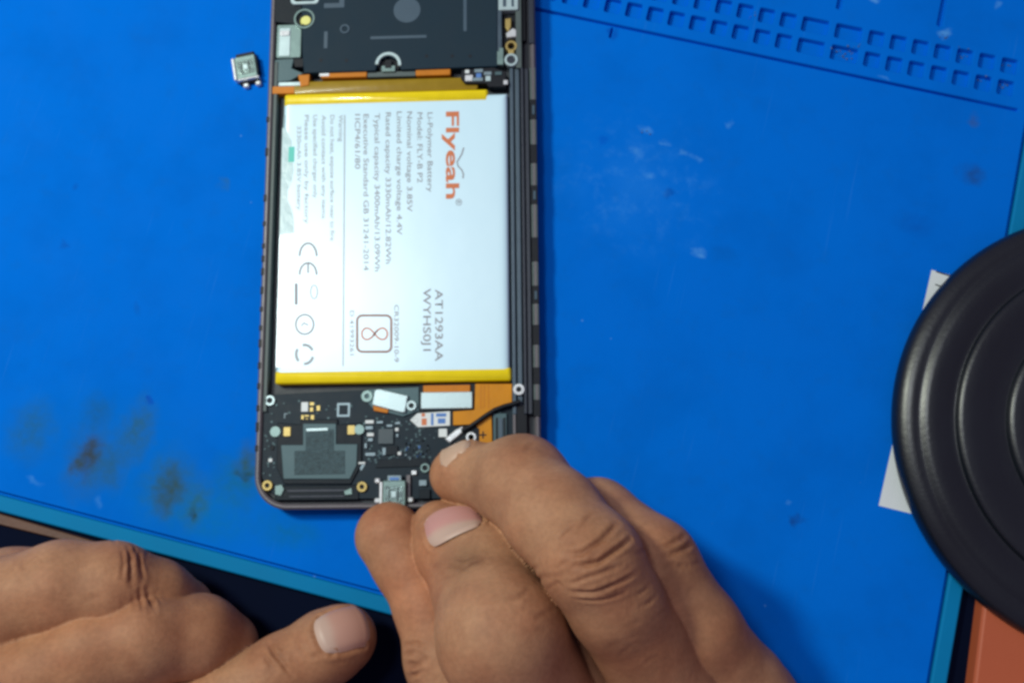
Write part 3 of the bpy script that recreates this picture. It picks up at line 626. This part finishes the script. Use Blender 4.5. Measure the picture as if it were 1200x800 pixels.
# ------------------------------------------------------------------ charging ports
def usb(name, label, loc, rz, z, group):
    t = thing(name, label, 'connector', loc, rz, group)
    b_ = MB(); b_.prism(rrect(-3.1, -3.9, 3.1, 3.2, .5), 0, 2.6, .35); b_.build('shell', M['green_m'], t)
    MB().prism(rrect(-2.4, -2.7, 2.4, 1.7, .2), 2.55, 2.70, .06).build('shell_panel', M['shell'], t)
    for x in (-1.3, .9): MB().prism(rrect(x, -2.4, x + .28, 1.3, .1), 2.6, 2.73, .02).build('shell_seam', M['black'], t)
    MB().prism(rrect(-.7, -1.2, .5, .4, .2), 2.6, 2.78, .05).build('latch', M['metal'], t)
    MB().prism(rrect(-3.9, -3.9, -3.05, 2.9, .2), .3, 2.75, .2).build('flange', M['bright'], t)
    return t
pos = PH_O
u = W(462, 577, 7.4); up = usb('charging_port', 'silver charging port held at the bottom edge of the phone by two fingertips', (u[0], u[1], Z_BRD), PH_A, 0, 'small metal charging ports')
MB().prism(rrect(-1.9, 2.9, 1.9, 4.6, .3), .5, 2.2, .2).build('contact_block', M['cap'], up); MB().prism(rrect(-1.2, 3.3, 1.2, 4.0, .1), 2.1, 2.35, .05).build('contact_block', M['blue_i'], up)
for x, y in ((-4.6, 3.2), (-4.6, -2.0), (4.3, -1.9)): MB().prism(rrect(x - .75, y - .7, x + .75, y + .7, .5), 0, 2.0, .4).build('anchor_leg', M['bright'], up)
u = W(289, 79, 1.5)
lp = usb('charging_port', 'small loose silver charging port lying on the blue mat beside the phone', (u[0], u[1], 0), math.radians(11), 0, 'small metal charging ports')
MB().prism(rrect(-2.9, -4.3, 3.4, -3.7, .2), .4, 2.7, .2).build('flange', M['bright'], lp)
MB().prism(rrect(-2.6, 3.1, 2.9, 4.4, .3), 0, 2.0, .3).build('contact_block', M['black'], lp)
MB().prism(rrect(-2.8, -4.9, 3.0, -4.1, .2), 0, 1.2, .2).build('contact_block', M['black'], lp)
for x in (-1.0, 2.6): MB().prism(rrect(x - .9, -6.1, x + .8, -4.7, .5), 0, 1.5, .4).build('anchor_leg', M['bright'], lp)
MB().prism(rrect(3.0, -2.6, 3.5, 2.8, .2), 0, 2.3, .2).build('side_wall', M['black'], lp)

# ------------------------------------------------------------------ black disc, label, bench odds
dc = W(1314, 506, 4)
prof = [(0.01, 0), (56, 0), (57.6, .6), (58.6, 2.0), (58.9, 3.8), (58.5, 5.6), (57.4, 6.9), (55.8, 7.7), (54.4, 8.0), (53.4, 7.9), (52.9, 8.1), (52.2, 8.7), (51.0, 9.05), (49, 9.1), (46, 8.8), (44.8, 8.55), (44.4, 8.7), (44.15, 9.5), (43.7, 10.1), (42.8, 10.4), (40, 10.4), (36, 10.0), (32.4, 9.5), (31.9, 9.6), (31.6, 10.4), (31.1, 11.0), (30.2, 11.3), (26, 11.4), (18, 11.0), (12, 10.8), (10.5, 10.9), (10, 11.5), (9, 11.9), (.01, 12)]
b = MB(); b.lathe(prof, 160); o = b.build('round_stand_base', M['disc'], None, True)
o.location = Vector((dc[0], dc[1], .06)) * S
tag(o, 'round black stand base with concentric rings on the right of the mat', 'stand base')
z = .25
pl = thing('paper_label', 'narrow white paper label tucked under the round black base', 'label', (*W(1062, 460, z)[:2], 0), 0)
lo = W(1062, 460, z)[:2]
corners = [(1092, 316), (1148, 331), (1083, 605), (1030, 592)]
cs = [W(x, y, z)[:2] - lo for x, y in corners]
nn = 24; v = []; f = []
for i in range(nn + 1):
    a = cs[0] + (cs[3] - cs[0]) * i / nn; c_ = cs[1] + (cs[2] - cs[1]) * i / nn
    for j in range(5):
        q = a + (c_ - a) * j / 4; v.append((q[0], q[1], .03 + .05 * (j == 0)))
for i in range(nn):
    for j in range(4): k0 = i * 5 + j; f.append((k0, k0 + 5, k0 + 6, k0 + 1))
b = MB().add(v, f); o = b.build('paper', M['paper'], pl)
sd = o.modifiers.new('thick', 'SOLIDIFY'); sd.thickness = .00012
for pts, w in [([(1096, 333), (1101, 335), (1108, 334), (1111, 337)], 1.4), ([(1092, 353), (1095, 351)], 1.6), ([(1103, 345), (1106, 346)], 1.3), ([(1097, 318), (1113, 323), (1118, 320)], 1.5)]:
    P = [W(x, y, .15)[:2] - lo for x, y in pts]; h = w / 4.3 / 2; v = []; f = []
    for i in range(len(P)):
        t = P[min(i + 1, len(P) - 1)] - P[max(i - 1, 0)]; t /= np.linalg.norm(t); q = np.array([-t[1], t[0]]) * h; v += [(*(P[i] + q), .15), (*(P[i] - q), .15)]
    for i in range(len(P) - 1): f.append((2 * i, 2 * i + 1, 2 * i + 3, 2 * i + 2))
    MB().add(v, f).build('pen_mark', M['ink_k'], pl)

b = MB(); p0 = [W(x, y, 0.0)[:2] for x, y in ((-160, 556), (-160, 576), (60, 630), (150, 654), (152, 647))]
b.prism(p0, -MAT_T, -1.2, .3); o = b.build('wooden_strip', M['wood'])
tag(o, 'worn brown wooden strip along the lower left edge of the mat', 'wood strip')
b = MB(); p0 = [W(x, y, 2.0)[:2] for x, y in ((1152, 700), (1136, 830), (1330, 880), (1360, 730))]
b.prism(p0, -MAT_T, 3.0, .8); o = b.build('orange_box', M['terra'])
tag(o, 'flat orange brown box at the lower right corner beside the mat', 'box')

# ------------------------------------------------------------------ hands: distance field -> one continuous skin mesh
def smin(a, b_, k):
    h = np.maximum(k - np.abs(a - b_), 0) / k; return np.minimum(a, b_) - h * h * k * .25
class Hand:
    def __init__(s, digits, palm, kd=3.0, kx=.35, kp=9.0):
        cv = lambda j: (W(j[0], j[1], j[2]), j[3])
        s.digits = [[cv(j) for j in d] for d in digits]; s.palm = [(cv(a), cv(c)) for a, c in palm]; s.kd, s.kx, s.kp = kd, kx, kp
    def seg(s, P, a, ra, b_, rb):
        ba = (b_ - a).astype(np.float32); pa = P - a.astype(np.float32); l2 = float(ba @ ba) + 1e-9
        h = np.clip((pa @ ba) / l2, 0, 1); d = pa - h[:, None] * ba
        return np.sqrt((d * d).sum(1)) - (ra + (rb - ra) * (h * h * (3 - 2 * h) * .5 + h * .5))
    def sdf(s, P):
        P = np.asarray(P, np.float32); out = np.empty(len(P), np.float32)
        if s.only is not None: return s._sdf(P, None)
        if len(P) < 3000: return s._sdf(P, None)
        key = np.floor(P / 14.0).astype(np.int64); key = (key[:, 0] * 4096 + key[:, 1]) * 4096 + key[:, 2]
        od = np.argsort(key, kind='stable'); ks = key[od]; cut = np.concatenate([[0], np.nonzero(np.diff(ks))[0] + 1, [len(ks)]])
        for a, c in zip(cut[:-1], cut[1:]):      # neighbourhoods: only the bones near enough to matter
            ii = od[a:c]; Q = P[ii]; cen = (Q.min(0) + Q.max(0)) * .5; rad = float(np.linalg.norm(Q.max(0) - cen))
            dd = s.segd(cen); out[ii] = s._sdf(Q, dd < dd.min() + 2 * rad + 11)
        return out
    def segd(s, c):
        if not hasattr(s, 'A'):
            L = [(a, b_) for d in s.digits for a, b_ in zip(d[:-1], d[1:])] + list(s.palm)
            s.A = np.array([a[0] for a, _ in L]); s.BA = np.array([b_[0] for _, b_ in L]) - s.A; s.r0 = np.array([a[1] for a, _ in L]); s.r1 = np.array([b_[1] for _, b_ in L]); s.l2 = (s.BA ** 2).sum(1) + 1e-9
        pa = c - s.A; h = np.clip((pa * s.BA).sum(1) / s.l2, 0, 1); return np.linalg.norm(pa - h[:, None] * s.BA, axis=1) - (s.r0 + (s.r1 - s.r0) * h)
    only = None
    def _sdf(s, P, keep):
        out = None; i = 0
        for n, d in enumerate(s.digits):
            r = None
            for (a, ra), (b_, rb) in zip(d[:-1], d[1:]):
                if (keep is None or keep[i]) and (s.only is None or s.only == n):
                    q = s.seg(P, a, ra, b_, rb); r = q if r is None else smin(r, q, s.kd)
                i += 1
            if r is not None: out = r if out is None else smin(out, r, .3)
        pm = None
        for (a, ra), (b_, rb) in s.palm:
            if (keep is None or keep[i]) and s.only is None:
                q = s.seg(P, a, ra, b_, rb); pm = q if pm is None else smin(pm, q, 10.0)
            i += 1
        # fingers flow into the palm with a wide blend
        if out is None: return pm
        return smin(out, pm, s.kp) if pm is not None else out
    def grad(s, P, e=.15):
        P = np.asarray(P, np.float32); g = np.stack([s.sdf(P + np.eye(3, dtype=np.float32)[i] * e) - s.sdf(P - np.eye(3, dtype=np.float32)[i] * e) for i in range(3)], 1)
        return g / (np.linalg.norm(g, axis=1)[:, None] + 1e-9)
    def hit(s, px, py):                       # surface point of the hand seen at this place of the photograph
        p, ok = s.hits([(px, py)]); return p[0], ok[0]
    def hits(s, pts):
        D = np.array([ray(*q) for q in pts]); t = np.full(len(D), 120.0)
        for _ in range(60):
            q = s.sdf(CAM + D * t[:, None]); t = np.minimum(t + q * .9, 430)
            if np.all((q < .02) | (t > 420)): break
        return CAM + D * t[:, None], t < 400
    def mesh(s, h):
        allp = [(p, r) for d in s.digits for p, r in d] + [x for pr in s.palm for x in pr]
        lo = np.min([p - r - 4 for p, r in allp], 0); hi = np.max([p + r + 4 for p, r in allp], 0)
        B = 4; nb = np.ceil((hi - lo) / (h * B)).astype(int); n = nb * B
        cen = [(np.arange(nb[i]) + .5) * B * h - h * .5 + lo[i] for i in range(3)]
        cg = np.stack(np.meshgrid(*cen, indexing='ij'), -1).reshape(-1, 3)
        cdist = s.sdf(cg); F = np.repeat(np.repeat(np.repeat(cdist.reshape(nb), B, 0), B, 1), B, 2).astype(np.float32)
        act = np.where(np.abs(cdist) < B * h * 1.25)[0]; bi = np.stack(np.unravel_index(act, nb), 1) * B
        off = np.stack(np.meshgrid(*[np.arange(B)] * 3, indexing='ij'), -1).reshape(-1, 3)
        ijk = (bi[:, None, :] + off[None]).reshape(-1, 3); F[ijk[:, 0], ijk[:, 1], ijk[:, 2]] = s.sdf(ijk * h + lo)
        ins = F < 0; cnt = np.zeros(np.array(F.shape) - 1, np.int8)
        for a in (0, 1):
            for b_ in (0, 1):
                for c in (0, 1): cnt += ins[a:F.shape[0] - 1 + a, b_:F.shape[1] - 1 + b_, c:F.shape[2] - 1 + c]
        cells = np.argwhere((cnt > 0) & (cnt < 8)); idx = np.full(cnt.shape, -1, np.int32); idx[tuple(cells.T)] = np.arange(len(cells))
        acc = np.zeros((len(cells), 3)); num = np.zeros(len(cells))
        for ax in range(3):
            o1, o2 = [i for i in range(3) if i != ax]
            for a in (0, 1):
                for b_ in (0, 1):
                    c0 = cells.copy(); c0[:, o1] += a; c0[:, o2] += b_; c1 = c0.copy(); c1[:, ax] += 1
                    f0, f1 = F[tuple(c0.T)], F[tuple(c1.T)]; m = (f0 < 0) != (f1 < 0); t = np.where(m, f0 / np.where(m, f0 - f1, 1), 0)
                    pt = c0.astype(float); pt[:, ax] += t; acc[m] += pt[m]; num[m] += 1
        V = acc / num[:, None] * h + lo; Q = []
        for ax in range(3):
            o1, o2 = [(1, 2), (2, 0), (0, 1)][ax]
            sl0 = [slice(None)] * 3; sl1 = [slice(None)] * 3; sl0[ax] = slice(0, -1); sl1[ax] = slice(1, None)
            e = np.argwhere(ins[tuple(sl0)] != ins[tuple(sl1)]); e = e[(e[:, o1] > 0) & (e[:, o2] > 0)]
            g = lambda a, b_: idx[tuple((e - np.eye(3, dtype=int)[o1] * a - np.eye(3, dtype=int)[o2] * b_).T)]
            q = np.stack([g(1, 1), g(0, 1), g(0, 0), g(1, 0)], 1); fl = ~ins[tuple(e.T)]; q[fl] = q[fl][:, ::-1]; Q.append(q)
        Q = np.concatenate(Q); Q = Q[(Q >= 0).all(1)]
        for it in range(1): V = V - s.sdf(V)[:, None] * s.grad(V)
        V = relax(V, Q, .5); V = V - .8 * s.sdf(V)[:, None] * s.grad(V)
        g_ = s.grad(V)
        for _ in range(6):                    # settle the valleys where two fingers press together
            bad = (vnormals(V, Q) * g_).sum(1) < .86; V[bad] = relax(V, Q, .8)[bad]
        return V, Q
def relax(V, Q, w):
    acc = np.zeros_like(V); n = np.zeros(len(V))
    for i in range(4):
        j = (i + 1) % 4
        for a, c in ((i, j), (j, i)):
            for k in range(3): acc[:, k] += np.bincount(Q[:, a], V[Q[:, c], k], len(V))
            n += np.bincount(Q[:, a], minlength=len(V))
    return V * (1 - w) + acc / np.maximum(n, 1)[:, None] * w
def vnormals(V, Q):
    fn = np.cross(V[Q[:, 2]] - V[Q[:, 0]], V[Q[:, 3]] - V[Q[:, 1]]); N = np.zeros_like(V)
    for i in range(4):
        for k in range(3): N[:, k] += np.bincount(Q[:, i], fn[:, k], len(V))
    return N / (np.linalg.norm(N, axis=1)[:, None] + 1e-12)
def polydist(V, P):
    best = np.full(len(V), 1e9)
    for a, c in zip(P[:-1], P[1:]):
        ba = c - a; t = np.clip(((V - a) @ ba) / (ba @ ba + 1e-9), 0, 1); best = np.minimum(best, np.linalg.norm(V - a - t[:, None] * ba, axis=1))
    return best

def skin_mat(name, c0, c1):
    m, nt, p = nodes_of(name); N = nt.nodes; L = nt.links
    tc = N.new('ShaderNodeTexCoord'); at = N.new('ShaderNodeVertexColor'); at.layer_name = 'tint'
    def noise(sc, d=4):
        n = N.new('ShaderNodeTexNoise'); n.inputs['Scale'].default_value = sc; n.inputs['Detail'].default_value = d; L.new(tc.outputs['Object'], n.inputs['Vector']); return n.outputs['Fac']
    mx = N.new('ShaderNodeMix'); mx.data_type = 'RGBA'; mx.inputs[6].default_value = (*c0, 1); mx.inputs[7].default_value = (*c1, 1)
    rp = N.new('ShaderNodeMapRange'); rp.inputs[1].default_value = .3; rp.inputs[2].default_value = .7; L.new(noise(130, 6), rp.inputs[0]); L.new(rp.outputs[0], mx.inputs[0])
    mu = N.new('ShaderNodeMix'); mu.data_type = 'RGBA'; mu.blend_type = 'MULTIPLY'; mu.inputs[0].default_value = 1; L.new(mx.outputs[2], mu.inputs[6]); L.new(at.outputs['Color'], mu.inputs[7])
    # blood-red blotches under the skin
    rb = N.new('ShaderNodeMapRange'); rb.inputs[1].default_value = .42; rb.inputs[2].default_value = .72; rb.inputs[4].default_value = .5; L.new(noise(75, 3), rb.inputs[0])
    mr_ = N.new('ShaderNodeMix'); mr_.data_type = 'RGBA'; L.new(rb.outputs[0], mr_.inputs[0]); L.new(mu.outputs[2], mr_.inputs[6])
    rd = N.new('ShaderNodeVectorMath'); rd.operation = 'MULTIPLY'; L.new(mu.outputs[2], rd.inputs[0]); rd.inputs[1].default_value = (1.0, .78, .74); L.new(rd.outputs[0], mr_.inputs[7])
    # faint mottling
    mo = N.new('ShaderNodeMapRange'); mo.inputs[1].default_value = .35; mo.inputs[2].default_value = .65; mo.inputs[3].default_value = .92; mo.inputs[4].default_value = 1.05; L.new(noise(900, 3), mo.inputs[0])
    m3 = N.new('ShaderNodeVectorMath'); m3.operation = 'SCALE'; L.new(mr_.outputs[2], m3.inputs[0]); L.new(mo.outputs[0], m3.inputs['Scale'])
    L.new(m3.outputs[0], p.inputs['Base Color'])
    p.inputs['Roughness'].default_value = .62; p.inputs['Specular IOR Level'].default_value = .26
    p.inputs['Subsurface Weight'].default_value = .06; p.inputs['Subsurface Radius'].default_value = (1, .4, .2); p.inputs['Subsurface Scale'].default_value = .0008
    vo = N.new('ShaderNodeTexVoronoi'); vo.inputs['Scale'].default_value = 1150; vo.feature = 'DISTANCE_TO_EDGE'; L.new(tc.outputs['Object'], vo.inputs['Vector'])
    ad = N.new('ShaderNodeMath'); ad.operation = 'MULTIPLY_ADD'; L.new(noise(650, 5), ad.inputs[0]); ad.inputs[1].default_value = 1.0; L.new(vo.outputs['Distance'], ad.inputs[2])
    bp = N.new('ShaderNodeBump'); bp.inputs['Strength'].default_value = .22; bp.inputs['Distance'].default_value = .0003; L.new(ad.outputs[0], bp.inputs['Height']); L.new(bp.outputs[0], p.inputs['Normal'])
    return m
M['skin'] = skin_mat('hand_skin', lin(154, 110, 81), lin(174, 130, 97))
def nail_mat():
    m, nt, p = nodes_of('fingernail'); N = nt.nodes; L = nt.links
    at = N.new('ShaderNodeVertexColor'); at.layer_name = 'tint'; L.new(at.outputs['Color'], p.inputs['Base Color'])
    p.inputs['Roughness'].default_value = .45; p.inputs['Specular IOR Level'].default_value = .35
    return m
M['nail'] = nail_mat()
def make_obj(name, V, Q, m, tint, parent=None):
    me = bpy.data.meshes.new(name); me.vertices.add(len(V)); me.vertices.foreach_set('co', (V * S).astype(np.float32).ravel())
    me.loops.add(len(Q) * 4); me.loops.foreach_set('vertex_index', Q.astype(np.int32).ravel()); me.polygons.add(len(Q))
    me.polygons.foreach_set('loop_start', np.arange(len(Q), dtype=np.int32) * 4); me.polygons.foreach_set('loop_total', np.full(len(Q), 4, np.int32)); me.update(calc_edges=True); me.validate()
    me.polygons.foreach_set('use_smooth', np.ones(len(me.polygons), bool))
    ca = me.color_attributes.new('tint', 'FLOAT_COLOR', 'POINT'); ca.data.foreach_set('color', np.concatenate([tint, np.ones((len(V), 1))], 1).astype(np.float32).ravel())
    me.materials.append(m); o = bpy.data.objects.new(name, me); C.objects.link(o); o.parent = parent; return o

def build_hand(name, label, hand, creases, spots, nails, h=.55, floor=None):
    V, Q = hand.mesh(h); N = vnormals(V, Q)
    tint = np.ones((len(V), 3)); disp = np.zeros(len(V))
    lowf = np.zeros(len(V))
    for _ in range(5):                        # slow lumps, so that no finger is a perfect tube
        k = RNG.normal(size=3) * .16; lowf += np.sin(V @ k + RNG.uniform(0, 6.28))
    disp += lowf * .11
    nail_parts = []
    for dg, (px, py), (dx, dy), ln, wd, lun, pk in nails:
        hand.only = dg; c, ok = hand.hit(px, py)
        n = hand.grad(c[None])[0].astype(float); tip, _ = W(px + dx * 20, py + dy * 20, c[2]), 0
        u_ = tip - c; u_ -= n * (u_ @ n); u_ /= np.linalg.norm(u_); v_ = np.cross(n, u_)
        nu, nv = 22, 18; P = []; tc_ = []; LF = []
        for i in range(nu + 1):
            for j in range(nv + 1):
                a = -1 + 2 * i / nu; b_ = -1 + 2 * j / nv
                wx = 1 - .10 * max(0, -a) ** 2; ex = math.sqrt(max(0, 1 - abs(b_) ** 2.6)) if True else 1
                aa = a * (.62 + .38 * ex)
                q = c + u_ * aa * ln / 2 + v_ * b_ * wx * wd / 2 + n * 5.0
                e = min(1 - abs(a), 1 - abs(b_)); lift = -.35 + .62 * min(1, e / .16) + (.15 if a > .8 else 0) * min(1, (1 - abs(b_)) / .2)
                P.append(q); LF.append(lift)
                L_ = (-a - (1 - 2 * lun)) + .12 * (1 - b_ * b_) - .06
                pink = np.array(lin(*pk)); wht = np.array(lin(186, 158, 142)); t = 1 / (1 + math.exp(-L_ * 16)); col = pink * (1 - t) + wht * t
                if a > .86: col = np.array(lin(194, 166, 146))
                tc_.append(col)
        P = np.array(P)
        for _ in range(30): P = P - n * hand.sdf(P)[:, None] * .9
        P = P + n * (np.array(LF)[:, None] + (.22 if lun > 0 else -.02)); hand.only = None
        F = np.array([(i * (nv + 1) + j, (i + 1) * (nv + 1) + j, (i + 1) * (nv + 1) + j + 1, i * (nv + 1) + j + 1) for i in range(nu) for j in range(nv)])
        nail_parts.append((P, F, np.array(tc_)))
        rim = np.array([P[0 * (nv + 1) + j] for j in range(nv + 1)]); side = [np.array([P[i * (nv + 1) + j] for i in range(nu + 1)]) for j in (0, nv)]
        for R__, dp in ((rim, .45), (side[0], .35), (side[1], .35)):
            m = np.linalg.norm(V - c, axis=1) < ln * 1.2; dd = polydist(V[m], R__); disp[m] += -dp * np.exp(-(dd / .55) ** 2) + .22 * np.exp(-((dd - 1.3) / .8) ** 2)
    HP, HO = hand.hits([q for c_ in creases for q in c_[0]]); n0_ = 0
    for pts, depth, wdt in creases:
        P = HP[n0_:n0_ + len(pts)][HO[n0_:n0_ + len(pts)]]; n0_ += len(pts)
        if len(P) < 2: continue
        P = np.array(P)
        # smooth resample, re-seated on the surface
        t = np.linspace(0, len(P) - 1, 5 * len(P)); P = np.stack([np.interp(t, np.arange(len(P)), P[:, k]) for k in range(3)], 1)
        for _ in range(3): P = P - hand.sdf(P)[:, None] * hand.grad(P)
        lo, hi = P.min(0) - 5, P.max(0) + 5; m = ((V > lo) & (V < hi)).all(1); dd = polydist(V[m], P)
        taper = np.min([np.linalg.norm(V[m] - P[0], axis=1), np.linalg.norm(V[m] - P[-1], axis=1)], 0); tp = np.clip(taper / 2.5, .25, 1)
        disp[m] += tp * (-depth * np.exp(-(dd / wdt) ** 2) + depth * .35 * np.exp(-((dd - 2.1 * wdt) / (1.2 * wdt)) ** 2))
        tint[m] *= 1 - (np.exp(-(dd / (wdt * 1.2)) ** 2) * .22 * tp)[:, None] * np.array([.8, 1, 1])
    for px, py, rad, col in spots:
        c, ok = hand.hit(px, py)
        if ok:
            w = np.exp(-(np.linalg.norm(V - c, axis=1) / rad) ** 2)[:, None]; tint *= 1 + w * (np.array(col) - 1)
    V = V + N * disp[:, None]
    if floor is not None: V[:, 2] = np.maximum(V[:, 2], floor)
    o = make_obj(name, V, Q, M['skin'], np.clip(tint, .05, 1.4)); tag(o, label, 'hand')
    for P, F, tc_ in nail_parts:
        make_obj('fingernail', P, F, M['nail'], tc_, o)
    return o

# right hand (upper in the picture): thumb, index, middle, ring, little finger, palm, forearm
R = Hand([
  [(457, 628, 10.5, 8.9), (476, 662, 11.5, 8.1), (504, 715, 13.5, 8.6), (524, 770, 16, 10.2), (575, 930, 18, 11.5), (650, 1070, 18, 14)],
  [(514, 618, 13, 7.0), (534, 640, 17.5, 10.2), (572, 682, 25, 13.6), (588, 746, 40, 14.4), (636, 838, 26, 14.6), (760, 1000, 13, 13)],
  [(534, 556, 13.2, 6.9), (552, 556, 16, 8.0), (612, 566, 28, 11.0), (648, 606, 39, 11.0), (694, 658, 48, 11.0), (722, 706, 44, 10.4), (783, 802, 26, 11.9), (880, 950, 13, 12.9)],
  [(640, 600, 10, 7.5), (700, 610, 20, 10.0), (766, 660, 33, 10.2), (818, 738, 28, 10.3), (868, 808, 18, 11.0), (965, 950, 12.5, 12)],
  [(760, 730, 8, 7), (830, 745, 12, 8), (888, 812, 16, 8.4), (1010, 960, 13, 11)],
  [(640, 752, 25, 11.5), (690, 840, 18, 13), (780, 990, 14, 13)]],
 [((760, 1010, 14, 13.5), (960, 1300, 17, 16)), ((880, 970, 15, 14), (1000, 1300, 17, 16)), ((960, 970, 14, 13), (1060, 1300, 17, 16)), ((1020, 980, 13, 12), (1090, 1300, 17, 16)), ((650, 1080, 18, 14), (930, 1290, 17, 16)), ((1010, 1300, 18, 17), (1060, 1430, 20, 19))], kp=5.0)
cr = [  # folds over the knuckles and the joints
 ([(652, 636), (664, 624), (677, 612)], .5, .55), ([(663, 650), (683, 648), (706, 634), (724, 614)], .85, .65), ([(676, 664), (700, 658), (722, 645), (738, 632)], 1.0, .7),
 ([(664, 684), (690, 676), (712, 668), (730, 660)], .5, .55), ([(668, 692), (700, 692), (726, 682), (747, 670)], .7, .6), ([(672, 700), (705, 703), (735, 694)], .4, .5), ([(740, 700), (752, 694), (762, 685)], .45, .5), ([(752, 712), (762, 705), (770, 697)], .45, .5),
 ([(648, 668), (662, 660), (672, 654)], .4, .5), ([(640, 690), (655, 680), (668, 690)], .3, .5), ([(676, 622), (690, 606), (700, 600)], .35, .6),
 ([(770, 640), (785, 637), (800, 628), (808, 622)], .6, .6), ([(780, 650), (795, 646), (812, 636)], .85, .65), ([(790, 664), (808, 664), (826, 656)], .55, .6), ([(765, 655), (775, 650)], .3, .5),
 ([(475, 755), (488, 752), (500, 757)], .7, .6), ([(478, 780), (490, 778), (500, 772)], .9, .7), ([(477, 767), (492, 764)], .4, .5), ([(480, 793), (497, 786)], .6, .6),
 ([(530, 652), (545, 656), (560, 650)], .35, .7), ([(520, 660), (545, 666), (566, 655)], .35, .7), ([(600, 704), (612, 697), (620, 690)], .3, .7), ([(560, 720), (580, 712)], .2, .7), ([(505, 545), (511, 546), (518, 545)], .3, .5), ([(606, 530), (616, 527), (626, 522)], .35, .7)]
def micro(cx, cy, rx, ry, ang, n, ln, dep):
    out = []; a = math.radians(ang)
    for _ in range(n):
        x = cx + random.gauss(0, rx); y = cy + random.gauss(0, ry); l = ln * random.uniform(.4, 1.1); t = a + random.gauss(0, .22); b_ = random.uniform(-.18, .18)
        out.append(([(x - l / 2 * math.cos(t), y - l / 2 * math.sin(t)), (x + b_ * l * -math.sin(t), y + b_ * l * math.cos(t)), (x + l / 2 * math.cos(t), y + l / 2 * math.sin(t))], dep * random.uniform(.4, 1.2), random.uniform(.38, .55)))
    return out
cr = [([(x + random.uniform(-1.5, 1.5), y + random.uniform(-1.5, 1.5)) for x, y in p], d * random.uniform(.6, .9), w * random.uniform(.68, .85)) for p, d, w in cr]
cr += micro(692, 655, 22, 22, -30, 34, 22, .17) + micro(795, 648, 14, 14, -28, 18, 16, .16) + micro(488, 772, 7, 14, -10, 14, 14, .2) + micro(545, 660, 16, 8, -12, 12, 18, .14) + micro(608, 535, 14, 10, -20, 10, 14, .12) + micro(620, 710, 24, 20, -35, 16, 18, .12) + micro(740, 740, 20, 24, -32, 14, 20, .12)
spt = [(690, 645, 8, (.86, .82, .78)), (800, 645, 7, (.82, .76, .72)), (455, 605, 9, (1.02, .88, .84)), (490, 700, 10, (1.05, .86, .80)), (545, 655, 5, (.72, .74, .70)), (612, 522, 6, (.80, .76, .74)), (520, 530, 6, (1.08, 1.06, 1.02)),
       (515, 575, 6, (1.05, .94, .88)), (690, 760, 15, (.84, .76, .73)), (760, 770, 15, (.82, .74, .70)), (860, 760, 13, (.86, .78, .74)), (495, 640, 6, (1.06, .96, .9))]  # broad brown spots on the finger backs: shade painted into the skin tint
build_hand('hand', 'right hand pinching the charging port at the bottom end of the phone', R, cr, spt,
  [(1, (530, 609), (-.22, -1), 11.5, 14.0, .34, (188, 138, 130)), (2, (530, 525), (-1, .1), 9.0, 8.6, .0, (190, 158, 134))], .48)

# left hand: bent middle and index fingers, thumb lying along the bench
Lh = Hand([
  [(402, 746, 10.5, 8.4), (384, 757, 10.8, 9.2), (330, 790, 11.2, 9.6), (220, 850, 13, 10.4), (60, 930, 18, 14)],
  [(262, 758, 6.5, 9.0), (232, 746, 12, 10.2), (170, 748, 19, 11.0), (110, 765, 21, 11.0), (-40, 830, 24, 13.5)],
  [(212, 712, 6.5, 8.2), (182, 700, 13, 9.4), (132, 688, 19, 10.6), (70, 690, 21, 11.4), (-90, 735, 24, 13.5)],
  [(150, 690, 6, 8), (90, 680, 12, 9), (10, 690, 17, 10), (-140, 720, 22, 12.5)]],
 [((-40, 830, 24, 14), (-330, 1000, 24, 20)), ((-90, 740, 24, 14), (-360, 960, 24, 20)), ((-140, 720, 22, 13), (-380, 920, 22, 18)), ((60, 940, 18, 14), (-280, 1040, 20, 18)), ((-20, 850, 14, 15), (-200, 960, 14, 16)), ((-340, 980, 22, 22), (-440, 1040, 24, 24))])
cl = [([(150, 642), (153, 660), (152, 680)], .7, .6), ([(160, 645), (164, 660), (168, 676)], .5, .55), ([(143, 643), (145, 660), (143, 676)], .4, .55), ([(172, 690), (176, 702), (180, 716)], .7, .6), ([(164, 692), (166, 706), (168, 722)], .45, .55), ([(184, 694), (188, 706)], .35, .5), ([(158, 694), (158, 712)], .3, .5),
      ([(315, 753), (322, 766), (333, 779), (342, 790)], .7, .6), ([(308, 762), (316, 776), (322, 788)], .35, .6), ([(345, 748), (350, 760), (356, 768)], .25, .6), ([(417, 756), (427, 748)], .5, .5), ([(100, 702), (120, 697)], .2, .8), ([(360, 770), (378, 766)], .3, .6)]
cl = [(p, d * .85, w * .85) for p, d, w in cl] + micro(152, 662, 12, 12, 84, 22, 18, .17) + micro(175, 708, 12, 10, 78, 20, 16, .17) + micro(326, 770, 10, 10, 52, 16, 18, .16) + micro(365, 752, 10, 10, 60, 10, 10, .1) + micro(60, 660, 30, 18, 80, 14, 18, .1)
sl = [(155, 660, 7, (.92, .86, .82)), (178, 705, 7, (.95, .88, .85)), (210, 665, 9, (.80, .74, .70)), (270, 720, 10, (.78, .70, .66)), (400, 775, 8, (.86, .74, .68)), (330, 770, 8, (.98, .96, .90)), (60, 780, 18, (.95, .86, .8))]
build_hand('hand', 'left hand resting on the bench with bent fingers and thumb pointing to the phone', Lh, cl, sl, [(0, (402, 734), (.90, -.42), 13.5, 11.0, .26, (176, 134, 118))], .5, -MAT_T + .02)
